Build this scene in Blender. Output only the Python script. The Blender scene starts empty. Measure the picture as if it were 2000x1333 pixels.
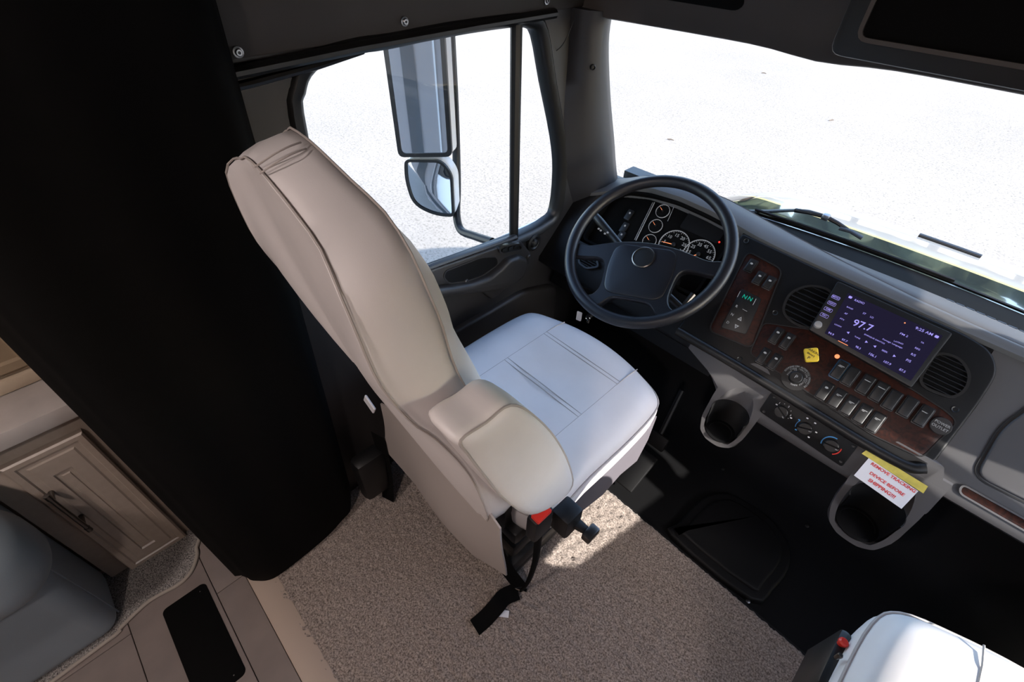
import bpy, bmesh, math, random
import numpy as np
from mathutils import Vector, Matrix
random.seed(7); rng = np.random.default_rng(7)
SC = bpy.context.scene
COL = SC.collection
R_ = math.radians
# metres; x right, y to the front of the truck, z up; cab floor z = 0, truck centre line x = 0
# ------------------------------------------------------------------ camera
FPX = 924.4
YAW, PITCH, ROLL = R_(44.8), R_(43.4), R_(1.95)
CAM = np.array([0.0, 0.0, 1.5])
_f = np.array([-math.sin(YAW)*math.cos(PITCH), math.cos(YAW)*math.cos(PITCH), -math.sin(PITCH)])
_r = np.array([math.cos(YAW), math.sin(YAW), 0.0]); _u = np.cross(_r, _f)
_r, _u = math.cos(ROLL)*_r + math.sin(ROLL)*_u, -math.sin(ROLL)*_r + math.cos(ROLL)*_u
cd = bpy.data.cameras.new('camera'); cam = bpy.data.objects.new('camera', cd); COL.objects.link(cam)
cd.sensor_width = 36.0; cd.lens = 36.0*FPX/2000.0; cd.clip_start = .01; cd.clip_end = 500
cam.matrix_world = Matrix(((_r[0], _u[0], -_f[0], CAM[0]), (_r[1], _u[1], -_f[1], CAM[1]), (_r[2], _u[2], -_f[2], CAM[2]), (0, 0, 0, 1)))
SC.camera = cam
# ------------------------------------------------------------------ sky, sun, exposure
SUN_TO = Vector((1.66, -.13, 1.0)).normalized()
w = bpy.data.worlds.new('sky'); SC.world = w; w.use_nodes = True
nt = w.node_tree; bgn = nt.nodes['Background']
sky = nt.nodes.new('ShaderNodeTexSky'); sky.sky_type = 'NISHITA'; sky.sun_disc = False
sky.sun_elevation = math.asin(SUN_TO.z); sky.sun_rotation = math.atan2(SUN_TO.x, SUN_TO.y)
nt.links.new(sky.outputs[0], bgn.inputs[0]); bgn.inputs[1].default_value = .62
sl = bpy.data.lights.new('sun', 'SUN'); so = bpy.data.objects.new('sun', sl); COL.objects.link(so)
sl.energy = 7.6; sl.angle = R_(.53); sl.color = (1, .95, .88)
so.rotation_euler = (-SUN_TO).to_track_quat('-Z', 'Y').to_euler(); so.location = (8, -1, 8)
SC.view_settings.view_transform = 'Standard'; SC.view_settings.look = 'None'
SC.view_settings.exposure = 0.9; SC.view_settings.gamma = 1.0; SC.view_settings.use_curve_mapping = False
SC.cycles.use_denoising = True
SC.cycles.max_bounces = 10; SC.cycles.diffuse_bounces = 5; SC.cycles.transparent_max_bounces = 16
SC.cycles.sample_clamp_indirect = 6.0; SC.cycles.caustics_reflective = False; SC.cycles.caustics_refractive = False
# ------------------------------------------------------------------ helpers
def ray(px, py):
    return _r*((px-1000)/FPX) + _u*(-(py-666.5)/FPX) + _f
def on(px, py, ax, val):
    d = ray(px, py); i = 'xyz'.index(ax); return CAM + d*((val-CAM[i])/d[i])
class Fr:                                                     # a flat working frame: origin, two axes, normal
    def __init__(s, o, u, v):
        s.o = np.array(o, float); s.u = np.array(u, float)/np.linalg.norm(u); s.v = np.array(v, float)/np.linalg.norm(v)
        s.n = np.cross(s.u, s.v)
    def p(s, a, b, h=0): return s.o + s.u*a + s.v*b + s.n*h
    def at(s, px, py, h=0):
        d = ray(px, py); t = ((s.o+s.n*h-CAM)@s.n)/(d@s.n); P = CAM+d*t-s.o; return (P@s.u, P@s.v)
def spline(P, n=6, closed=False):
    P = [np.array(p, float) for p in P]; m = len(P); out = []
    for i in range(m if closed else m-1):
        p1, p2 = P[i], P[(i+1) % m]
        p0 = P[i-1] if (closed or i > 0) else 2*p1-p2
        p3 = P[(i+2) % m] if (closed or i+2 < m) else 2*p2-p1
        for k in range(n):
            t = k/n
            out.append(.5*((2*p1)+(p2-p0)*t+(2*p0-5*p1+4*p2-p3)*t*t+(3*p1-p0-3*p2+p3)*t**3))
    if not closed: out.append(P[-1])
    return out
def rrect(w_, h_, r, n=5, a0=0, b0=0):
    o = []
    for sx, sy, st in ((1, 1, 0), (-1, 1, 90), (-1, -1, 180), (1, -1, 270)):
        for k in range(n+1):
            t = R_(st+90*k/n); o.append((a0+sx*(w_/2-r)+r*math.cos(t), b0+sy*(h_/2-r)+r*math.sin(t)))
    return o
def rpoly(P, r, n=4):                                         # polygon with rounded corners
    o = []; m = len(P); P = [np.array(p[:2], float) for p in P]
    for i in range(m):
        a, b, c = P[i-1], P[i], P[(i+1) % m]
        u = a-b; v = c-b; lu, lv = np.linalg.norm(u), np.linalg.norm(v); d = min(r[i] if isinstance(r, (list, tuple)) else r, lu*.48, lv*.48)
        s, e = b+u/lu*d, b+v/lv*d
        for k in range(n+1):
            t = k/n; o.append(tuple((1-t)**2*s+2*t*(1-t)*b+t*t*e))
    return o
def circle(r, n=24, a0=0, b0=0, ph=0):
    return [(a0+r*math.cos(2*math.pi*k/n+ph), b0+r*math.sin(2*math.pi*k/n+ph)) for k in range(n)]
def area2(P): return sum(P[i-1][0]*P[i][1]-P[i][0]*P[i-1][1] for i in range(len(P)))/2
def inset(P, d):
    if area2(P) < 0: d = -d
    o = []; m = len(P)
    for i in range(m):
        a, b, c = P[i-1], P[i], P[(i+1) % m]
        t = np.array([c[0]-a[0], c[1]-a[1]], float); l = np.linalg.norm(t)+1e-12
        o.append((b[0]-t[1]/l*d, b[1]+t[0]/l*d))
    return o
class M:
    def __init__(s): s.v = []; s.f = []
    def add(s, v, f):
        k = len(s.v); s.v += [tuple(map(float, p)) for p in v]; s.f += [tuple(i+k for i in q) for q in f]; return s
    def loft(s, rings, closed=True, cap0=False, cap1=False, loop=False):
        n = len(rings[0]); v = [p for r in rings for p in r]; f = []; m = len(rings)
        for i in range(m if loop else m-1):
            for j in range(n if closed else n-1):
                a, b = i*n+j, i*n+(j+1) % n; c, d = ((i+1) % m)*n+(j+1) % n, ((i+1) % m)*n+j
                f.append((a, b, c, d))
        if cap0: f.append(tuple(range(n))[::-1])
        if cap1: f.append(tuple((m-1)*n+j for j in range(n)))
        return s.add(v, f)
    def tube(s, path, r, n=10, closed=False, flat=1.0, caps=True, up=None):
        P = [np.array(p, float) for p in path]; m = len(P); rings = []; prev = None
        for i in range(m):
            t = P[(i+1) % m]-P[i-1] if closed else P[min(i+1, m-1)]-P[max(i-1, 0)]
            t = t/(np.linalg.norm(t)+1e-12)
            if prev is None:
                ref = np.array(up, float) if up is not None else (np.array([0, 0, 1.]) if abs(t[2]) < .9 else np.array([1., 0, 0]))
            else: ref = prev
            a = ref-t*(ref@t); a = a/(np.linalg.norm(a)+1e-12); prev = a; b = np.cross(t, a)
            rr = r[i] if isinstance(r, (list, tuple, np.ndarray)) else r
            rings.append([P[i]+a*rr*flat*math.cos(2*math.pi*k/n)+b*rr*math.sin(2*math.pi*k/n) for k in range(n)])
        return s.loft(rings, True, caps and not closed, caps and not closed, loop=closed)
    def prism(s, fr, o, h0, h1, bev=0.0, nb=2, cap0=True):
        if area2(o) < 0: o = o[::-1]
        rings = [[fr.p(a, b, h0) for a, b in o]]
        if bev > 0:
            for k in range(nb+1):
                t = math.pi/2*k/nb; q = inset(o, bev*(1-math.cos(t))); rings.append([fr.p(a, b, h1-bev+bev*math.sin(t)) for a, b in q])
        else: rings.append([fr.p(a, b, h1) for a, b in o])
        return s.loft(rings, True, cap0, True)
    def ring(s, fr, o, i, h0, h1):                            # flat frame between two outlines
        n = len(o)
        return s.loft([[fr.p(a, b, h0) for a, b in o], [fr.p(a, b, h1) for a, b in o], [fr.p(a, b, h1) for a, b in i], [fr.p(a, b, h0) for a, b in i]], True, loop=True)
    def lathe(s, fr, prof, n=24, a0=0, b0=0, cap0=True, cap1=True):
        return s.loft([[fr.p(a0+r*math.cos(2*math.pi*k/n), b0+r*math.sin(2*math.pi*k/n), h) for k in range(n)] for r, h in prof], True, cap0, cap1)
    def box(s, c, d, bev=0.0, seg=2, rot=None):
        bm = bmesh.new(); bmesh.ops.create_cube(bm, size=1.0)
        for v in bm.verts: v.co = Vector((v.co.x*d[0], v.co.y*d[1], v.co.z*d[2]))
        if bev > 0: bmesh.ops.bevel(bm, geom=bm.edges[:], offset=bev, segments=seg, profile=.5, affect='EDGES')
        bm.verts.index_update(); m = (rot if rot is not None else Matrix.Identity(3)); c = Vector(c)
        s.add([m @ v.co + c for v in bm.verts], [[v.index for v in f.verts] for f in bm.faces]); bm.free(); return s
    def grid(s, P):                                           # P[i][j] points
        n, m = len(P), len(P[0]); return s.add([p for r in P for p in r], [(i*m+j, i*m+j+1, (i+1)*m+j+1, (i+1)*m+j) for i in range(n-1) for j in range(m-1)])
    def slab(s, P, th):                                       # grid with thickness along th (vector)
        n, m = len(P), len(P[0]); th = np.array(th, float)
        A = [np.array(p, float) for r in P for p in r]; k = len(A)
        f = [(i*m+j, i*m+j+1, (i+1)*m+j+1, (i+1)*m+j) for i in range(n-1) for j in range(m-1)]
        g = [tuple(q+k for q in x[::-1]) for x in f]
        e = [i*m for i in range(n)]
        b = [j for j in range(m)] + [i*m+m-1 for i in range(1, n)] + [(n-1)*m+j for j in range(m-2, -1, -1)] + [i*m for i in range(n-2, 0, -1)]
        h = [(b[q], b[q]+k, b[(q+1) % len(b)]+k, b[(q+1) % len(b)]) for q in range(len(b))]
        return s.add(A+[a+th for a in A], f+g+h)
    def mesh(s, name, ang=35):
        me = bpy.data.meshes.new(name); me.from_pydata(s.v, [], s.f); me.validate()
        bm = bmesh.new(); bm.from_mesh(me); bmesh.ops.recalc_face_normals(bm, faces=bm.faces); bm.to_mesh(me); bm.free()
        me.shade_smooth(); me.set_sharp_from_angle(angle=R_(ang)); return me
    def build(s, name, mat, parent=None, ang=35):
        return put(name, s.mesh(name, ang), mat, parent)
def put(name, me, mat, parent=None, loc=None):
    o = bpy.data.objects.new(name, me); COL.objects.link(o)
    if mat is not None and not me.materials: me.materials.append(mat)
    if parent is not None:
        o.parent = parent
        if loc is None: o.matrix_parent_inverse = Matrix.Translation(-wloc(parent))
    if loc is not None:
        o.location = loc if parent is None else Vector(loc)-wloc(parent)
    return o
def wloc(o):
    return Vector(o.get('_w', tuple(o.location))) if o.parent is None else Vector((0, 0, 0)) if o.matrix_parent_inverse != Matrix.Identity(4) else o.location+wloc(o.parent)
def tag(o, label=None, cat=None, group=None, kind=None):
    for k, v in (('label', label), ('category', cat), ('group', group), ('kind', kind)):
        if v: o[k] = v
    return o
def thing(name, loc, label, cat, group=None):
    o = bpy.data.objects.new(name, None); COL.objects.link(o); o.location = loc; o.empty_display_size = .05
    return tag(o, label, cat, group)
def struct(o, label=None): return tag(o, label, kind='structure')
def sroot(name, loc, label=None):
    o = bpy.data.objects.new(name, None); COL.objects.link(o); o.location = loc; o.empty_display_size = .05; return struct(o, label)
BOLD = .008
def text_geo(m, body, size, fr, a, b, h, rot=0, align='CENTER', sx=1.0):
    cu = bpy.data.curves.new('t', 'FONT'); cu.body = body; cu.size = size; cu.align_x = align; cu.align_y = 'CENTER'; cu.resolution_u = 3; cu.offset = BOLD*size
    ob = bpy.data.objects.new('t', cu); me = ob.to_mesh()
    c, s_ = math.cos(rot), math.sin(rot)
    m.add([fr.p(a+v.co.x*sx*c-v.co.y*s_, b+v.co.x*sx*s_+v.co.y*c, h) for v in me.vertices], [tuple(p.vertices) for p in me.polygons])
    ob.to_mesh_clear(); bpy.data.objects.remove(ob); bpy.data.curves.remove(cu); return m
def text(body, size, fr, a, b, h, mat, parent, rot=0, align='CENTER', sx=1.0, name='lettering'):
    return text_geo(M(), body, size, fr, a, b, h, rot, align, sx).build(name, mat, parent)
# ------------------------------------------------------------------ materials
def mat(name, col, rough=.5, metal=0.0, noise=0.0, nscale=30.0, bump=0.0, bscale=400.0, spec=.5, coat=0.0, emit=None, estr=0.0, bdist=.001, col2=None, sheen=0.0):
    m = bpy.data.materials.new(name); m.use_nodes = True; t = m.node_tree; p = t.nodes['Principled BSDF']
    p.inputs['Base Color'].default_value = (*col, 1); p.inputs['Roughness'].default_value = rough; p.inputs['Metallic'].default_value = metal
    p.inputs['Specular IOR Level'].default_value = spec; p.inputs['Coat Weight'].default_value = coat; p.inputs['Sheen Weight'].default_value = sheen
    if emit: p.inputs['Emission Color'].default_value = (*emit, 1); p.inputs['Emission Strength'].default_value = estr
    tc = t.nodes.new('ShaderNodeTexCoord')
    if noise > 0 or col2:
        n = t.nodes.new('ShaderNodeTexNoise'); n.inputs['Scale'].default_value = nscale; n.inputs['Detail'].default_value = 5; t.links.new(tc.outputs['Object'], n.inputs['Vector'])
        r = t.nodes.new('ShaderNodeValToRGB'); c2 = col2 or tuple(min(1, c*(1+noise)) for c in col); c1 = col if col2 else tuple(c*(1-noise) for c in col)
        r.color_ramp.elements[0].position = .32; r.color_ramp.elements[1].position = .68
        r.color_ramp.elements[0].color = (*c1, 1); r.color_ramp.elements[1].color = (*c2, 1)
        t.links.new(n.outputs['Fac'], r.inputs[0]); t.links.new(r.outputs[0], p.inputs['Base Color'])
    if bump > 0:
        n2 = t.nodes.new('ShaderNodeTexNoise'); n2.inputs['Scale'].default_value = bscale; n2.inputs['Detail'].default_value = 3; t.links.new(tc.outputs['Object'], n2.inputs['Vector'])
        b = t.nodes.new('ShaderNodeBump'); b.inputs['Strength'].default_value = bump; b.inputs['Distance'].default_value = bdist
        t.links.new(n2.outputs['Fac'], b.inputs['Height']); t.links.new(b.outputs[0], p.inputs['Normal'])
    return m
def wood_mat():
    m = mat('burl_wood', (.08, .02, .008), .5, coat=0.0, spec=.25); t = m.node_tree; p = t.nodes['Principled BSDF']
    tc = t.nodes.new('ShaderNodeTexCoord'); n = t.nodes.new('ShaderNodeTexNoise'); n.inputs['Scale'].default_value = 45; n.inputs['Detail'].default_value = 8; n.inputs['Distortion'].default_value = 2.5
    r = t.nodes.new('ShaderNodeValToRGB'); r.color_ramp.elements[0].position = .3; r.color_ramp.elements[1].position = .75
    r.color_ramp.elements[0].color = (.004, .001, .0007, 1); r.color_ramp.elements[1].color = (.042, .008, .003, 1)
    t.links.new(tc.outputs['Object'], n.inputs['Vector']); t.links.new(n.outputs['Fac'], r.inputs[0]); t.links.new(r.outputs[0], p.inputs['Base Color']); return m
def glass_mat(name, tint=(1, 1, 1), refl=1.0):
    m = bpy.data.materials.new(name); m.use_nodes = True; t = m.node_tree; t.nodes.clear()
    o = t.nodes.new('ShaderNodeOutputMaterial'); mx = t.nodes.new('ShaderNodeMixShader'); tr = t.nodes.new('ShaderNodeBsdfTransparent'); g = t.nodes.new('ShaderNodeBsdfGlossy')
    lw = t.nodes.new('ShaderNodeLayerWeight'); pw = t.nodes.new('ShaderNodeMath'); ml = t.nodes.new('ShaderNodeMath'); pw.operation = 'POWER'; pw.inputs[1].default_value = 5; ml.operation = 'MULTIPLY_ADD'; ml.inputs[1].default_value = .6*refl; ml.inputs[2].default_value = .025*refl
    tr.inputs[0].default_value = (*tint, 1); g.inputs['Roughness'].default_value = .02
    t.links.new(lw.outputs['Facing'], pw.inputs[0]); t.links.new(pw.outputs[0], ml.inputs[0])
    t.links.new(ml.outputs[0], mx.inputs[0]); t.links.new(tr.outputs[0], mx.inputs[1]); t.links.new(g.outputs[0], mx.inputs[2]); t.links.new(mx.outputs[0], o.inputs[0]); return m
MT = dict(
    leather=mat('seat_leather', (.71, .675, .672), .42, noise=.03, nscale=12, bump=.12, bscale=900, bdist=.0006),
    seam=mat('seam_thread', (.42, .38, .36), .7),
    vinyl_under=mat('seat_skirt', (.40, .36, .34), .6, bump=.1, bscale=700), valance=mat('seat_valance', (.11, .10, .115), .6, bump=.1, bscale=700),
    black=mat('black_plastic', (.006, .006, .0065), .45, bump=.1, bscale=800, bdist=.0004),
    blackmatte=mat('black_cloth', (.0018, .0017, .0017), .85, spec=.12, noise=.2, nscale=40),
    rubber=mat('rubber_mat', (.0045, .0045, .005), .55, spec=.2, bump=.5, bscale=900, bdist=.0008),
    rubber_trim=mat('rubber_trim', (.006, .006, .006), .4),
    dash=mat('dash_vinyl', (.10, .099, .101), .5, spec=.15, bump=.35, bscale=1100, bdist=.0004),
    dashdark=mat('fascia_plastic', (.004, .004, .0045), .48, spec=.22, bump=.15, bscale=900, bdist=.0003),
    dashgrey=mat('grey_plastic', (.066, .063, .065), .5, bump=.15, bscale=1100, bdist=.0003),
    wood=wood_mat(),
    wheel=mat('wheel_leather', (.0075, .008, .012), .42, bump=.15, bscale=1200, bdist=.0003),
    chrome=mat('chrome', (.6, .6, .6), .15, 1.0), steel=mat('steel', (.35, .35, .36), .3, 1.0), gun=mat('gunmetal', (.16, .15, .14), .32, 1.0),
    carpet=None,
    trimbrown=mat('headliner_vinyl', (.062, .054, .049), .7, bump=.2, bscale=700, bdist=.0004),
    pillar=mat('pillar_plastic', (.024, .024, .027), .42, bump=.12, bscale=900, bdist=.0003),
    doorp=mat('door_plastic', (.024, .022, .022), .45, bump=.15, bscale=900, bdist=.0003),
    cab=mat('cabinet_paint', (.33, .27, .225), .38, noise=.05, nscale=60), cream=mat('cream_paint', (.46, .37, .275), .4), tan=mat('tan_panel', (.27, .20, .13), .5, noise=.08, nscale=20),
    counter=mat('countertop', (.40, .365, .345), .35, noise=.07, nscale=18),
    sofa=mat('grey_leather', (.22, .262, .292), .42, noise=.04, nscale=10, bump=.2, bscale=500, bdist=.0008),
    plank=mat('plank', (.195, .16, .145), .5, noise=.12, nscale=9), grout=mat('grout', (.20, .165, .15), .8),
    strip=mat('threshold', (.43, .345, .285), .45), rug=mat('rug_yarn', (.03, .028, .028), .95, col2=(.42, .39, .37), nscale=320, bump=1, bscale=320, bdist=.004), rugedge=mat('rug_binding', (.33, .29, .25), .85, bump=.4, bscale=500),
    ledw_=None, white=mat('white_print', (.75, .75, .78), .6), paper=mat('paper', (.78, .79, .84), .7), tape=mat('yellow_tape', (.62, .52, .10), .45, noise=.12, nscale=70), redink=mat('red_ink', (.72, .06, .06), .7),
    yellow=mat('yellow_knob', (.80, .56, .04), .4), blackink=mat('black_ink', (.01, .01, .01), .6), red=mat('red_plastic', (.62, .03, .02), .35), blue=mat('blue_print', (.05, .28, .62), .5), teal=mat('blue_frame', (.012, .055, .11), .4),
    screen=mat('display', (.004, .004, .012), .12, emit=(.060, .048, .12), estr=.10), ledviolet=mat('display_text', (.1, .1, .3), .4, emit=(.45, .38, 1.0), estr=.40), ledwhite=mat('lit_print', (.16, .16, .16), .5, emit=(.75, .78, .85), estr=.10),
    ledgreen=mat('green_led', (0, .1, .07), .4, emit=(.0, .55, .36), estr=.3), ledred=mat('red_led', (.1, 0, 0), .4, emit=(1, .03, .02), estr=1.2), ledorange=mat('amber_led', (.2, .05, .02), .4, emit=(1, .30, .12), estr=.7),
    knob=mat('silver_knob', (.55, .55, .56), .35, .6),
    mirror=mat('mirror_glass', (.80, .82, .85), .02, 1.0), paintw=mat('white_paint', (.72, .72, .72), .25, coat=.5),
    rvgrey=mat('rv_grey', (.30, .28, .28), .35, coat=.3), rvdark=mat('rv_dark', (.06, .07, .08), .3, coat=.3), rvteal=mat('rv_teal', (.10, .20, .25), .3, coat=.3),
    glass=glass_mat('clear_glass'), tintband=glass_mat('tinted_band', (.55, .62, .6)),
    wall=mat('house_wall', (.42, .36, .31), .7), ceil=mat('house_ceiling', (.6, .56, .52), .8),
    leaf=mat('leaf', (.055, .078, .04), .8, noise=.5, nscale=3), bark=mat('bark', (.07, .05, .035), .9),
)
def carpet_mat():
    m = mat('carpet_pile', (.1, .08, .07), .95, spec=.1, sheen=.3); t = m.node_tree; p = t.nodes['Principled BSDF']
    tc = t.nodes.new('ShaderNodeTexCoord'); n = t.nodes.new('ShaderNodeTexNoise'); n.inputs['Scale'].default_value = 210; n.inputs['Detail'].default_value = 4; n.inputs['Roughness'].default_value = .7
    r = t.nodes.new('ShaderNodeValToRGB'); r.color_ramp.elements[0].position = .36; r.color_ramp.elements[1].position = .66
    r.color_ramp.elements[0].color = (.10, .080, .069, 1); r.color_ramp.elements[1].color = (.50, .42, .37, 1)
    b = t.nodes.new('ShaderNodeBump'); b.inputs['Strength'].default_value = .9; b.inputs['Distance'].default_value = .003
    t.links.new(tc.outputs['Object'], n.inputs['Vector']); t.links.new(n.outputs['Fac'], r.inputs[0]); t.links.new(r.outputs[0], p.inputs['Base Color']); t.links.new(n.outputs['Fac'], b.inputs['Height']); t.links.new(b.outputs[0], p.inputs['Normal']); return m
MT['carpet'] = carpet_mat()
def asphalt_mat():
    m = mat('pale_asphalt', (.5, .5, .48), .9, spec=.2); t = m.node_tree; p = t.nodes['Principled BSDF']
    tc = t.nodes.new('ShaderNodeTexCoord'); n = t.nodes.new('ShaderNodeTexNoise'); n.inputs['Scale'].default_value = 38; n.inputs['Detail'].default_value = 6; n.inputs['Roughness'].default_value = .75
    r = t.nodes.new('ShaderNodeValToRGB'); r.color_ramp.elements[0].position = .28; r.color_ramp.elements[1].position = .52
    r.color_ramp.elements[0].color = (.098, .089, .077, 1); r.color_ramp.elements[1].color = (.285, .258, .222, 1)
    n2 = t.nodes.new('ShaderNodeTexNoise'); n2.inputs['Scale'].default_value = .5; n2.inputs['Detail'].default_value = 4
    mx = t.nodes.new('ShaderNodeMix'); mx.data_type = 'RGBA'; mx.blend_type = 'MULTIPLY'; mx.inputs['Factor'].default_value = .3
    t.links.new(tc.outputs['Object'], n.inputs['Vector']); t.links.new(tc.outputs['Object'], n2.inputs['Vector']); t.links.new(n.outputs['Fac'], r.inputs[0])
    t.links.new(r.outputs[0], mx.inputs['A']); t.links.new(n2.outputs['Fac'], mx.inputs['B']); t.links.new(mx.outputs['Result'], p.inputs['Base Color']); return m
MT['asphalt'] = asphalt_mat()
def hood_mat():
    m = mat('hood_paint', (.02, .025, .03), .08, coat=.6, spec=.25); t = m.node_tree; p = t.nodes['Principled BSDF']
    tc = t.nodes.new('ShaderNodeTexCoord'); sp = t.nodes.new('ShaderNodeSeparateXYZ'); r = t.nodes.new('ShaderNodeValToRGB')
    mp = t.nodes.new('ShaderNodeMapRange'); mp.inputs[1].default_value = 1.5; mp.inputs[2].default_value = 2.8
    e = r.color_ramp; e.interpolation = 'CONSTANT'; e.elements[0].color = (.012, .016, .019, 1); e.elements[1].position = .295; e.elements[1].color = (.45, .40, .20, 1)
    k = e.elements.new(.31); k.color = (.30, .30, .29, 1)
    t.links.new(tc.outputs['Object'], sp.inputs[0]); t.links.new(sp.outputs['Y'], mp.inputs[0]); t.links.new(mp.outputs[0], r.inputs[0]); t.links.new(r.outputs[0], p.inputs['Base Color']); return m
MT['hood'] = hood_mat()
Z3 = Fr((0, 0, 0), (1, 0, 0), (0, 1, 0))                       # plan frame: a = x, b = y, h = z
XL = Fr((0, 0, 0), (0, 1, 0), (0, 0, 1))                       # side frame: a = y, b = z, h = x
YF = Fr((0, 0, 0), (1, 0, 0), (0, 0, 1))                       # front frame: a = x, b = z, h = -y
P1 = Fr((0, 1.258, .737), (1, 0, 0), (0, .717, .697))          # centre fascia plane
P2 = Fr((0, 1.06, .53), (1, 0, 0), (0, .5, .866))              # climate panel plane
#=====STRUCTURE=====
# ------------------------------------------------------------------ ground and shell
GZ = -1.1
g = M().box((0, 10, GZ-.1), (240, 240, .2)).build('ground', MT['asphalt']); struct(g, 'pale sunlit asphalt lot outside the cab windows')
# cracks and tyre marks in the lot are part of its surface material; a few twigs lie on it
def mirx(o): return [(-p[0], p[1], p[2]) for p in o]
WPX = [(588, 218), (591, 181), (602, 147), (635, 120), (694, 103), (751, 94.5), (866, 71), (990, 52.5), (1026, 55), (1043, 71), (1059, 160), (1080, 269), (1085, 336), (1078, 407), (1062, 428), (1009, 456), (824, 525)]
WIN = [tuple(on(a, b, 'x', -.97)[1:]) for a, b in WPX] + [(.47, .738), (.405, .785), (.378, .88), (.372, 1.02)]
WIN = [tuple(p) for p in spline(WIN, 3, True)]
def to_rect(P, c, y0, y1, z0, z1):
    o = []
    for p in P:
        d = np.array(p)-c; k = 1e9
        for a, lo, hi in ((0, y0, y1), (1, z0, z1)):
            if abs(d[a]) > 1e-9: k = min(k, ((hi if d[a] > 0 else lo)-c[a])/d[a])
        o.append(tuple(c+d*k))
    return o
def side(sx, name, label, outer_mat, doorname):
    ring_in = inset(WIN, -.034); ct = np.array([.77, .97])
    rect = to_rect(ring_in, ct, .12, 1.30, -.02, 1.30)
    X = -.955*1.0
    def P(o, x): return [(sx*x, a, b) for a, b in o]
    wl = M().loft([P(rect, .95), P(ring_in, .95), P(ring_in, 1.0), P(rect, 1.0)], True, loop=True).build(name, MT['doorp']); struct(wl, label)
    d = sroot(doorname, (sx*.955, .75, 0), 'cab door with a curved black window frame' if sx < 0 else None)
    M().loft([P(ring_in, .951), P(inset(WIN, -.026), .943), P(inset(WIN, -.010), .946), P(WIN, .957), P(WIN, .985), P(ring_in, .985)], True, loop=True).build('window_seal', MT['rubber_trim'], d, 50)
    gl = M().loft([P(inset(WIN, -.008), .968), P(inset(WIN, -.008), .973)], True, True, True).build('window_glass', MT['glass'], d)
    # fixed bar between the main pane and the quarter pane
    a, b = on(1003, 45, 'x', -.965), on(999, 470, 'x', -.965)
    M().tube([(sx*.955, q[1], q[2]) for q in (a, (a+b)/2, b)], .0155, 8, flat=.9).build('divider_bar', MT['rubber_trim'], d)
    return wl, d
wl, door = side(-1, 'wall_left', 'dark inner cab side around the driver window', None, 'door_1')
wr, door2 = side(1, 'wall_right', 'dark inner cab side around the passenger window', None, 'door_2')
struct(M().box((-.985, -.03, .62), (.05, .32, 1.32)).build('wall_left_rear', MT['doorp'])); struct(M().box((.985, -.03, .62), (.05, .32, 1.32)).build('wall_right_rear', MT['doorp']))
# --- trim over the driver door, with its bolts
t = sroot('trim_1', (-.945, .6, 1.29), 'dark brown grey trim panel above the driver window')
M().box((-.972, .52, 1.67), (.05, 1.40, .76), .004).build('trim_panel', MT['trimbrown'], t)
M().tube([(-.948, .10, 1.268), (-.944, .3, 1.274), (-.943, .5, 1.281), (-.943, .8, 1.285), (-.944, 1.06, 1.286)], .014, 10, flat=.8).build('weatherstrip', MT['rubber_trim'], t)
M().tube([(-.949, .10, 1.245), (-.947, .3, 1.253), (-.946, .42, 1.262), (-.947, .52, 1.274)], .007, 8).build('weatherstrip', MT['rubber_trim'], t)
bolt_me = M().lathe(Fr((0, 0, 0), (0, 1, 0), (0, 0, 1)), [(.0085, -.002), (.0085, .0015), (.006, .002), (.0055, .005), (.0045, .006)], 16).mesh('bolt'); bolt_me.materials.append(MT['steel'])
sock_me = M().lathe(Fr((0, 0, 0), (0, 1, 0), (0, 0, 1)), [(.0026, .0059), (.0026, .0065)], 6).mesh('socket'); sock_me.materials.append(MT['black'])
for px, py in ((465, 102), (790, 42), (1068, 1)):
    q = on(px, py, 'x', -.945); b = put('bolt', bolt_me, None, t, tuple(q)); s_ = put('socket', sock_me, None, None); s_.parent = b
t2 = struct(M().box((.972, .52, 1.67), (.05, 1.40, .76), .004).build('trim_2', MT['trimbrown']))
struct(M().box((0, .37, 2.08), (2.0, 1.06, .05)).build('ceiling', MT['trimbrown']), 'dark cab ceiling'); struct(M().box((0, 1.10, 1.645), (2.0, .44, .05)).build('ceiling_front', MT['trimbrown'])); struct(M().box((0, .885, 1.85), (2.0, .03, .46)).build('wall_bunk_riser', MT['trimbrown']))
# --- header over the windscreen
def ws(x, t_):
    k = 1-(x/.95)**2
    y0, z0 = 1.465+.080*k, .735+.043*k; y1, z1 = 1.235+.06*k, 1.30
    return (x, y0+(y1-y0)*t_-.012*math.sin(math.pi*t_)*0, z0+(z1-z0)*t_)
hd = sroot('trim_3', (0, 1.25, 1.28), 'dark moulded header above the windscreen')
def header(x):
    k = max(0, 1-abs(x)/.95); d = .012*(1-k)
    dip = .010*math.exp(-((x+.36)/.09)**2)
    yf = ws(x, 1)[1]+.008
    return [(x, yf, 1.30), (x, yf-.02, 1.275-dip*.4), (x, yf-.043, 1.268-dip), (x, yf-.07, 1.275-dip), (x, 1.18, 1.33), (x, 1.08, 1.43), (x, .92, 1.56), (x, .90, 1.62), (x, yf, 1.62)]
M().loft([header(x) for x in np.linspace(-.955, .955, 40)], True, True, True).build('header_panel', MT['trimbrown'], hd, 60)
fh = Fr((-.53, 1.13, 1.38), (1, 0, 0), (0, -.707, .707))
q0, q1 = fh.at(1243, 0), fh.at(1438, 18)
M().prism(Fr(fh.p(0, 0, 0), fh.u, fh.v), rrect(.30, .16, .03, 5, (q0[0]+q1[0])/2, q1[1]+.078), -.01, .004, .003).build('visor', MT['blackmatte'], hd)
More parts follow.
